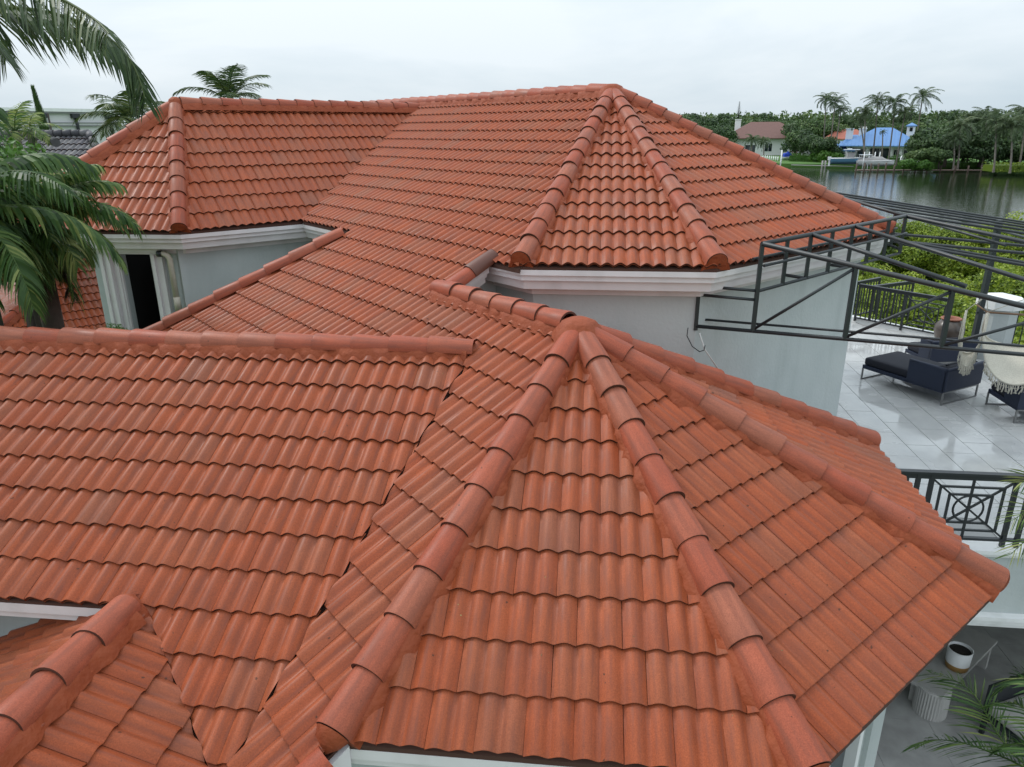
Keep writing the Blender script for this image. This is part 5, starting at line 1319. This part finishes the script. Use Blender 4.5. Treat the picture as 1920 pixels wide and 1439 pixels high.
# ---------------------------------------------------------------- left side: neighbouring roofs
def roof_only(name, label, cat, facets, mats, walls=None, zw=-8.6, cap_lines=()):
    global RECS
    o = empty(name, (facets[0].W(*facets[0].cells[0][0]).x, facets[0].W(*facets[0].cells[0][0]).y, zw), label=label, cat=cat)
    inv = Matrix.Translation(o.location).inverted()
    for fc in facets:
        RECS = []; lay_tiles(fc)
        s_ = link('roof_slope', deck(fc).mesh('roof_slope', mats[1]), o); s_.matrix_parent_inverse = inv
        mb = MB()
        for f_, Mx, cut, tint, sz in RECS:
            V, FF, SS = cut if cut else (TEMPL[8][0], [f for f, q_ in TEMPL[8][1]], [q_ for f, q_ in TEMPL[8][1]])
            b = len(mb.v); mb.add([Mx @ Vector(p) for p in V], [], uvs=[(p[0], p[1]) for p in V], tint=tint)
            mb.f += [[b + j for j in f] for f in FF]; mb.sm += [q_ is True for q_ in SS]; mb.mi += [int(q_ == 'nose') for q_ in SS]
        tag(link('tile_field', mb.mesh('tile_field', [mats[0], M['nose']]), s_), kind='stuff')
    rc = link('ridge_capping', None, o); rc.matrix_parent_inverse = inv; bed_holder[0] = rc
    for a, b, n in cap_lines: caps(a, b, n)
    bed_holder[0] = ridge_root
    if walls:
        mb = MB(); mb.prism(walls, zw, walls_top); w = link('wall', mb.mesh('wall', M['stucco']), o); w.matrix_parent_inverse = inv
    return o
E0 = Vector((-11.54, 19.16, -5.0))
g1 = Facet('G1', E0, TH - Q, .5, [], 0, .318); a0_, d0_ = g1.ad(E0); g1.de = d0_
hp1 = None
# the hip seen from the camera passes these directions
def on_facet(fc, u, v):
    r = ray(u, v); n = fc.n; k_ = (fc.Pz + fc.t * fc.Pd) / (r.z + fc.t * (n[0] * r.x + n[1] * r.y)); return r * k_
h1 = on_facet(g1, 70, 556); h2 = on_facet(g1, 0, 628)
g2 = Facet('G2', h1, YM, .5, [], 0, .318)
dirh = None
# hip between two equal pitches at right angles: step along both falls equally
top = Vector((h1.x, h1.y, h1.z)); hd = g1.n + g2.n
def hp_(t_): return Vector((h1.x + hd[0] * t_, h1.y + hd[1] * t_, h1.z - .5 * t_))
A_, B_ = hp_(-2.3), hp_(3.5)
a1, d1_ = g1.ad(A_); a2, d2_ = g1.ad(B_)
sgn = 1 if float(g1.A @ -g2.n) > 0 else -1
g1.cells = [[(a1, d1_), (a2, d2_), (a2 + sgn * 9, d2_), (a1 + sgn * 5, d1_)]]
b1_, e1_ = g2.ad(A_); b2_, e2_ = g2.ad(B_); sg2 = 1 if float(g2.A @ -g1.n) > 0 else -1
g2.cells = [[(b1_, e1_), (b2_, e2_), (b2_ + sg2 * 7, e2_), (b1_ + sg2 * 7, e1_)]]; g2.de = e1_ + .1
roof_only('neighbour_roof_wing', 'low terracotta tiled roof with a hip at the left edge behind the near ridge', 'building', [g1, g2], (M['tile'], M['deck']), cap_lines=[(B_, A_ + (B_ - A_) * .02, 16)])

# dark grey tiled roof further left
M['gtile'] = tile_mat('grey_roof_tile', [(0, (.055, .055, .062)), (.3, (.085, .08, .09)), (.6, (.12, .115, .12)), (1, (.17, .165, .165))], rough=.6)
t = M['gtile'].node_tree
for nd in t.nodes:
    if nd.type == 'MIX' and nd.inputs[7].default_value[0] > .2: nd.inputs[7].default_value = (.05, .05, .05, 1)
k1 = at_d(-60, 238, 27); k2 = at_d(168, 253, 27)
g3 = Facet('G3', k2, R(172), .42, [], 0, .36); a_k1, dk1 = g3.ad(k1); a_k2, dk2 = g3.ad(k2); g3.de = dk2 + 6
lo_, hi_ = min(a_k1, a_k2), max(a_k1, a_k2)
s_r = 1 if a_k2 == hi_ else -1
g3.cells = [[(a_k1 - s_r * 2, dk2), (a_k2, dk2), (a_k2 + s_r * 2.6, dk2 + 5), (a_k1 - s_r * 2, dk2 + 5)]]
TWs = TW
roof_only('grey_tiled_roof', 'dark grey barrel tiled roof between the near palm and the long white building', 'building', [g3], (M['gtile'], M['deck']))
for c in [o for o in C.objects if o.name.startswith('grey_tiled_roof')][0].children:
    for cc in c.children:
        pass
M['gcap'] = M['gtile']
def gcap(a, b, n):
    hold = [o for o in C.objects if o.name == 'grey_tiled_roof'][0]; inv = Matrix.Translation(hold.location).inverted()
    d = (b - a) / n
    for i in range(n):
        mb = MB(); mb.tint = float(rng.random()); mb.tube([a + d * i, a + d * (i + 1.1)], [.12, .10], 10); o = link('ridge_tile', mb.mesh('ridge_tile', M['gtile']), hold); o.matrix_parent_inverse = inv
gcap(g3.W(a_k2 + s_r * 2.6, dk2 + 5, .1), g3.W(a_k2, dk2, .1), 13); gcap(g3.W(a_k2, dk2, .1), g3.W(a_k1, dk2, .1), 11)
gcap(at_d(105, 268, 24.5), at_d(48, 242, 26.9), 7)

# long white building
M['whb'] = mat('white_render', (.60, .60, .60), .7, noise=(.5, .4, (.52, .52, .53))); M['coping'] = mat('grey_coping', (.24, .24, .25), .6)
wb1, wb2 = at_d(-420, 206, 58), at_d(222, 221, 66); wd = (wb2 - wb1); wd.z = 0; wL = wd.length; wd.normalize()
wt = 1.52; bw_ = empty('long_white_building', (wb1.x, wb1.y, -8.6), label='long flat-roofed white building with grey coping and dark downspouts behind the palms', cat='building')
inv = Matrix.Translation(bw_.location).inverted(); rzb = math.atan2(wd.y, wd.x); sdn = Vector((wd.y, -wd.x, 0))
def wbp(n_, mb, m_): o = link(n_, mb.mesh(n_, m_), bw_); o.matrix_parent_inverse = inv; return o
def wbox(mb, x0, x1, z0, z1, o0, o1):
    c = Vector((wb1.x, wb1.y, 0)) + wd * (x0 + x1) / 2 + sdn * (o0 + o1) / 2 + Vector((0, 0, (z0 + z1) / 2)); mb.box(c, (x1 - x0, abs(o1 - o0), z1 - z0), rz=rzb)
mb = MB(); wbox(mb, 0, wL, -8.6, wt - .2, -12, 0); wbp('wall', mb, M['whb'])
mb = MB(); wbox(mb, -.1, wL + .1, wt - .2, wt + .02, -12, .25); wbp('coping', mb, M['trimw'])
mb = MB(); wbox(mb, -.1, wL + .1, wt - .32, wt - .2, -.1, .18); wbp('coping_shadow_board', mb, M['coping'])
for z in (.62, .42): mb = MB(); wbox(mb, 0, wL, z - .08, z, 0, .16); wbp('string_moulding', mb, M['coping'])
mb = MB(); wbox(mb, 0, wL, .45, .53, 0, .10); wbp('string_moulding', mb, M['trimw'])
for u in (83, 142, 205, 20, -60):
    q = ray(u, 235); # where the line of sight meets the wall
    s_ = ((wb1.x * sdn.x + wb1.y * sdn.y)) / (q.x * sdn.x + q.y * sdn.y); pt = q * s_; x = (Vector((pt.x, pt.y, 0)) - Vector((wb1.x, wb1.y, 0))).dot(wd)
    mb = MB(); wbox(mb, x - .28, x + .28, wt - .62, wt - .32, .0, .3); mb.tube([Vector((wb1.x, wb1.y, wt - .6)) + wd * x + sdn * .15, Vector((wb1.x, wb1.y, wt - 1.1)) + wd * (x + .05) + sdn * .14, Vector((wb1.x, wb1.y, -8.6)) + wd * (x + .4) + sdn * .14], .11, 8); wbp('downspout', mb, M['black'])

# cypress
q = at_d(64, 168, 42); H_ = q.z + 8.6; o = empty('cypress', (q.x + .4, q.y, -8.6), label='slim dark pointed cypress leaning slightly left before the white building', cat='tree')
mb = MB(); mb.tube([(0, 0, 0), (0, 0, H_ * .9)], [.15, .04], 6); link('trunk', mb.mesh('trunk', M['barkd']), o)
mb = MB(); g = np.random.default_rng(3)
for i in range(5200):
    s = g.random() ** .8; z = H_ * s; r = .58 * min(1, (1 - s) * 2.0 + .015) * (.8 + .2 * mnoise.noise(Vector((z, i % 7, 0)))); an = g.random() * 6.283
    p = Vector((math.cos(an) * r - .45 * s * s, math.sin(an) * r, z)); leaflet(mb, p, Vector((math.cos(an) * .35, math.sin(an) * .35, 1)), Vector((-math.sin(an), math.cos(an), 0)), .26, .07, 0, 1, t=float(np.clip(.35 + g.normal(0, .15), 0, 1)))
link('crown', mb.mesh('crown', M['treeleaf']), o)

# palms behind the left ridge, each frond a part
def near_palm(name, base, head, L, nf, label, ll=.55, lw=.045, nl=34, mt='palm', wind=0, el0=72, el1=-35, sag=80, r0=.12, seed=1, segs=3, curl=0.0, droop=.8, tb=.5, yaws=None, yoff=0.0, dead=0):
    global rng
    rng = np.random.default_rng(seed); base, head = Vector(base), Vector(head); o = empty(name, base, label=label, cat='palm tree'); h = head - base
    mb = MB(); pts = [Vector((h.x * (i / 8) ** 1.3, h.y * (i / 8) ** 1.3, h.z * i / 8)) for i in range(9)]; mb.tube(pts, [r0 * (1.2 - .35 * i / 8) for i in range(9)], 10, cap=False); link('trunk', mb.mesh('trunk', M['barkd'] if dead else M['bark']), o)
    for i in range(nf):
        yaw = (i * 2.399 + yoff + rng.normal(0, .15)) if yaws is None else yaws[i][0]
        el = R(el0 + (el1 - el0) * i / max(1, nf - 1)) if yaws is None else R(yaws[i][1]); Lf = L * (1 + rng.normal(0, .06)) * (1 if yaws is None else yaws[i][2])
        p = arc(h, yaw, el, Lf, R(sag) * (1 + rng.normal(0, .08)), 9); p = [q_ + Vector((wind * (k_ / 9) ** 2, 0, 0)) for k_, q_ in enumerate(p)]
        mb = MB(); frond(mb, p, ll, lw, nl, droop=droop, segs=segs, rr=.016, start=.16, curl=curl, tb=tb, tv=.24); link('frond', mb.mesh('frond', M[mt]), o)
    for i in range(dead):
        p = arc(h + Vector((0, 0, -.1)), i * 2.1 + 1, R(-55), L * .6, R(40), 7); mb = MB(); frond(mb, p, ll * .9, lw * .6, nl, droop=1.6, segs=2, rr=.014, start=.1, tb=.4); link('dead_frond', mb.mesh('dead_frond', M['dead']), o)
    return o
h_ = at_d(430, 190, 22); near_palm('coconut_palm', (h_.x + .3, h_.y + .3, -8.6), h_, 1.3, 10, 'palm showing only its head above the tiled ridge of the steep left wing', ll=.5, lw=.036, nl=40, el0=82, el1=28, sag=66, seed=4, curl=.05, droop=.7)
h_ = at_d(246, 232, 21); near_palm('coconut_palm', (h_.x + .3, h_.y + .3, -8.6), h_, 1.25, 15, 'palm behind the left hip of the steep wing, below the tip of the overhanging frond', ll=.5, lw=.036, nl=40, seed=5, el0=80, el1=0, curl=.05, droop=.85, mt='palm', tb=.6)
h_ = at_d(28, 246, 24); near_palm('young_palm', (h_.x, h_.y, -8.6), h_, .9, 10, 'small yellowish palm in front of the long white building at the left edge', ll=.4, lw=.05, nl=16, seed=6, el0=80, el1=0, tb=.8, mt='palmb')
h_ = at_d(56, 246, 25); near_palm('young_palm', (h_.x, h_.y, -8.6), h_, .8, 8, 'small yellowish palm beside the foot of the cypress', ll=.35, lw=.05, nl=14, seed=7, el0=75, el1=0, tb=.85, mt='palmb')

# big glossy palm in front of the west bay
hd_ = at_d(60, 415, 12.2)
Y = lambda deg: R(deg)
Ls = [(R(70), 80, 1.0), (R(310), 82, 1.05), (R(20), 66, 1.05), (R(340), 55, 1.1), (R(60), 62, .95), (R(85), 45, 1.05), (R(30), 75, .9), (R(120), 8, .62), (R(150), -8, .6), (R(170), 30, .7), (R(215), 40, .9), (R(200), -5, .9), (R(250), 50, 1.1), (R(285), 35, 1.1), (R(320), 62, 1.1), (R(265), 8, 1.0), (R(0), 84, .95), (R(75), 10, .7), (R(235), 75, 1.0), (R(105), 66, .8), (R(185), 62, .8), (R(135), 40, .7), (R(290), 75, 1.1), (R(165), -30, .6), (R(110), -28, .5), (R(160), 10, .65), (R(180), -20, .7), (R(45), 40, .95), (R(270), -15, .9)]
near_palm('glossy_palm', (hd_.x - .1, hd_.y, -8.0), hd_ - Vector((0, 0, .1)), 1.5, len(Ls), 'big lush palm with long glossy leaflets covering the left end of the steep wing', ll=.56, lw=.046, nl=38, mt='palmb', sag=95, seed=8, segs=4, curl=1.2, droop=.95, tb=.5, yaws=Ls, r0=.15, dead=10)
hd2 = at_d(-70, 400, 11.5)
near_palm('glossy_palm', (hd2.x - 1.0, hd2.y, -8.0), hd2, 1.9, 18, 'second lush palm cut by the left edge of the picture', ll=.6, lw=.062, nl=40, mt='palmb', sag=90, seed=9, segs=4, curl=.9, droop=1.0, tb=.4, el0=80, el1=-20)

# coconut palm out of the frame at the upper left: its long fronds reach into the picture
rng = np.random.default_rng(21)
cb_ = at_d(-420, 130, 6.6)
o = empty('overhanging_palm', (cb_.x - .6, cb_.y, -7.9), label='coconut palm fronds hanging into the sky from the upper left corner', cat='palm tree'); inv = Matrix.Translation(o.location).inverted()
def opart(n_, mb, m_): q_ = link(n_, mb.mesh(n_, m_), o); q_.matrix_parent_inverse = inv
mb = MB(); mb.tube([(cb_.x - .6, cb_.y, -7.9), (cb_.x - .4, cb_.y, -3), (cb_.x, cb_.y, cb_.z)], [.2, .16, .13], 10, cap=False); opart('trunk', mb, M['bark'])
def smooth(pts, n):
    P = [Vector(p) for p in pts]; out = []
    for i in range(n + 1):
        x = i / n * (len(P) - 1); k_ = min(int(x), len(P) - 2); f = x - k_
        p0 = P[max(k_ - 1, 0)]; p1 = P[k_]; p2 = P[k_ + 1]; p3 = P[min(k_ + 2, len(P) - 1)]
        out.append(.5 * ((2 * p1) + (p2 - p0) * f + (2 * p0 - 5 * p1 + 4 * p2 - p3) * f * f + (3 * p1 - p0 - 3 * p2 + p3) * f ** 3))
    return out
for path, d0__, d1__, ll_, n_, tb_ in (
    (((-420, 130), (-240, 40), (-100, 12), (10, 14), (90, 24), (150, 42), (205, 72), (243, 112), (262, 152), (272, 186)), 6.6, 6.0, .50, 105, .4),
    (((-420, 130), (-250, -30), (-100, -50), (0, -40), (80, -18), (140, 12), (182, 40), (205, 64)), 6.6, 5.2, .50, 80, .45),
    (((-420, 130), (-300, 10), (-180, -10), (-90, 20), (-30, 60), (10, 110)), 6.6, 7.4, .55, 70, .3)):
    P = [at_d(u, v, d0__ + (d1__ - d0__) * i / (len(path) - 1)) for i, (u, v) in enumerate(path)]
    mb = MB(); frond(mb, smooth(P, 26), ll_, .030, n_, droop=1.55, segs=3, rr=.022, start=.12, fwd=.75, vee=-.1, tb=tb_, tv=.2, tipf=.35, rt=.8); opart('frond', mb, M['palm'])

# feathery palms by the lower patio, right
rng = np.random.default_rng(31)
o = empty('areca_palm', at(1905, 1420, -7.9) + Vector((.3, -.2, 0)), label='feathery areca palm reaching over the lower patio at the lower right corner', cat='palm tree'); inv = Matrix.Translation(o.location).inverted()
for path, dd_, ll_ in ((((1990, 1480), (1905, 1420), (1862, 1362), (1832, 1310), (1795, 1278), (1745, 1262)), (5.6, 6.1), .34), (((1990, 1500), (1920, 1440), (1860, 1412), (1800, 1392), (1745, 1388), (1715, 1400)), (5.3, 5.7), .30), (((2010, 1440), (1950, 1360), (1910, 1322), (1870, 1320)), (5.6, 5.9), .3), (((2000, 1400), (1960, 1300), (1915, 1270), (1880, 1290)), (5.9, 6.0), .28), (((2000, 1480), (1955, 1420), (1915, 1395), (1880, 1400)), (5.4, 5.5), .28)):
    P = [at_d(u, v, dd_[0] + (dd_[1] - dd_[0]) * i / (len(path) - 1)) for i, (u, v) in enumerate(path)]
    mb = MB(); frond(mb, smooth(P, 14), ll_, .028, 36, droop=.55, segs=3, rr=.009, start=.15, fwd=.7, tb=.45, vee=.1); q_ = link('frond', mb.mesh('frond', M['palmb']), o); q_.matrix_parent_inverse = inv
o = empty('areca_palm', at(2000, 1200, -7.9), label='yellow-green palm leaf tips in front of the terrace railing at the right edge', cat='palm tree'); inv = Matrix.Translation(o.location).inverted()
mb = MB(); mb.tube([Vector(o.location), at_d(2010, 1000, 6.6)], .03, 8); q_ = link('stem', mb.mesh('stem', M['bark']), o); q_.matrix_parent_inverse = inv
for path in (((2010, 1000), (1975, 960), (1935, 955), (1900, 975)), ((2010, 1020), (1970, 1000), (1930, 1010), (1895, 1040)), ((2010, 980), (1985, 920), (1950, 900), (1915, 905))):
    P = [at_d(u, v, 6.6 - .1 * i) for i, (u, v) in enumerate(path)]
    mb = MB(); frond(mb, smooth(P, 10), .30, .028, 16, droop=.4, segs=3, rr=.01, start=.2, fwd=.9, tb=.75); q_ = link('frond', mb.mesh('frond', M['palmb']), o); q_.matrix_parent_inverse = inv
# shrubs between the left palm and the neighbouring roofs
rng = np.random.default_rng(41)
SCR = crown_mesh(90, n_lobes=12, per=260, card=.16, R0=(1.8, 1.8, 1.4), mat_='hedge', base=.6)
for i, (u, v, d_, s, lb) in enumerate(((30, 485, 16, .55, 'bright green shrub glimpsed through the lush palm at the left edge'), (-40, 455, 17, 1.0, 'shrub left of the picture edge behind the lush palm'), (10, 345, 18, .7, 'green shrub below the grey tiled roof at the left edge'), (210, 628, 11.6, .13, 'sprig of green leaves at the foot of the open door'))):
    q = at_d(u, v, d_); o = empty('shrub', (q.x, q.y, -8.4), label=lb, cat='shrub'); c = link('crown', SCR, o); c.scale = (s, s, s); c.location = (0, 0, q.z + 8.4)
    mb = MB(); mb.tube([(0, 0, 0), (0, 0, q.z + 8.4)], .08, 6); link('stem', mb.mesh('stem', M['barkd']), o)

# leaf litter and twigs lying on the near tiles
rng = np.random.default_rng(77)
M['litter'] = mat('dry_leaf_litter', (.10, .045, .02), .8, noise=(30, .9, (.35, .26, .10)))
mb = MB()
n_l = 0
for i, (fc, Mx, cut, tint, sz) in enumerate(MAIN_RECS[:420]):
    if cut is not None or rng.random() > .22: continue
    for k_ in range(int(rng.integers(1, 3))):
        x, y = rng.uniform(.02, .28), rng.uniform(.03, .33); h = .036 - y * .08 + .044 * (0.5 - 0.5 * math.cos(2 * math.pi * x / (TW / 2))) ** .68 + .002
        an = rng.random() * 6.28; L = rng.uniform(.004, .011); w = L * rng.uniform(.2, .7); d1__ = Vector((math.cos(an), math.sin(an), 0)) * L; d2__ = Vector((-math.sin(an), math.cos(an), .2)) * w
        c = Vector((x, y, h)); mb.add([Mx @ (c - d1__), Mx @ (c + d2__), Mx @ (c + d1__), Mx @ (c - d2__)], [(0, 1, 2, 3)]); n_l += 1
tag(mb.build('leaf_litter', M['litter']), kind='stuff')
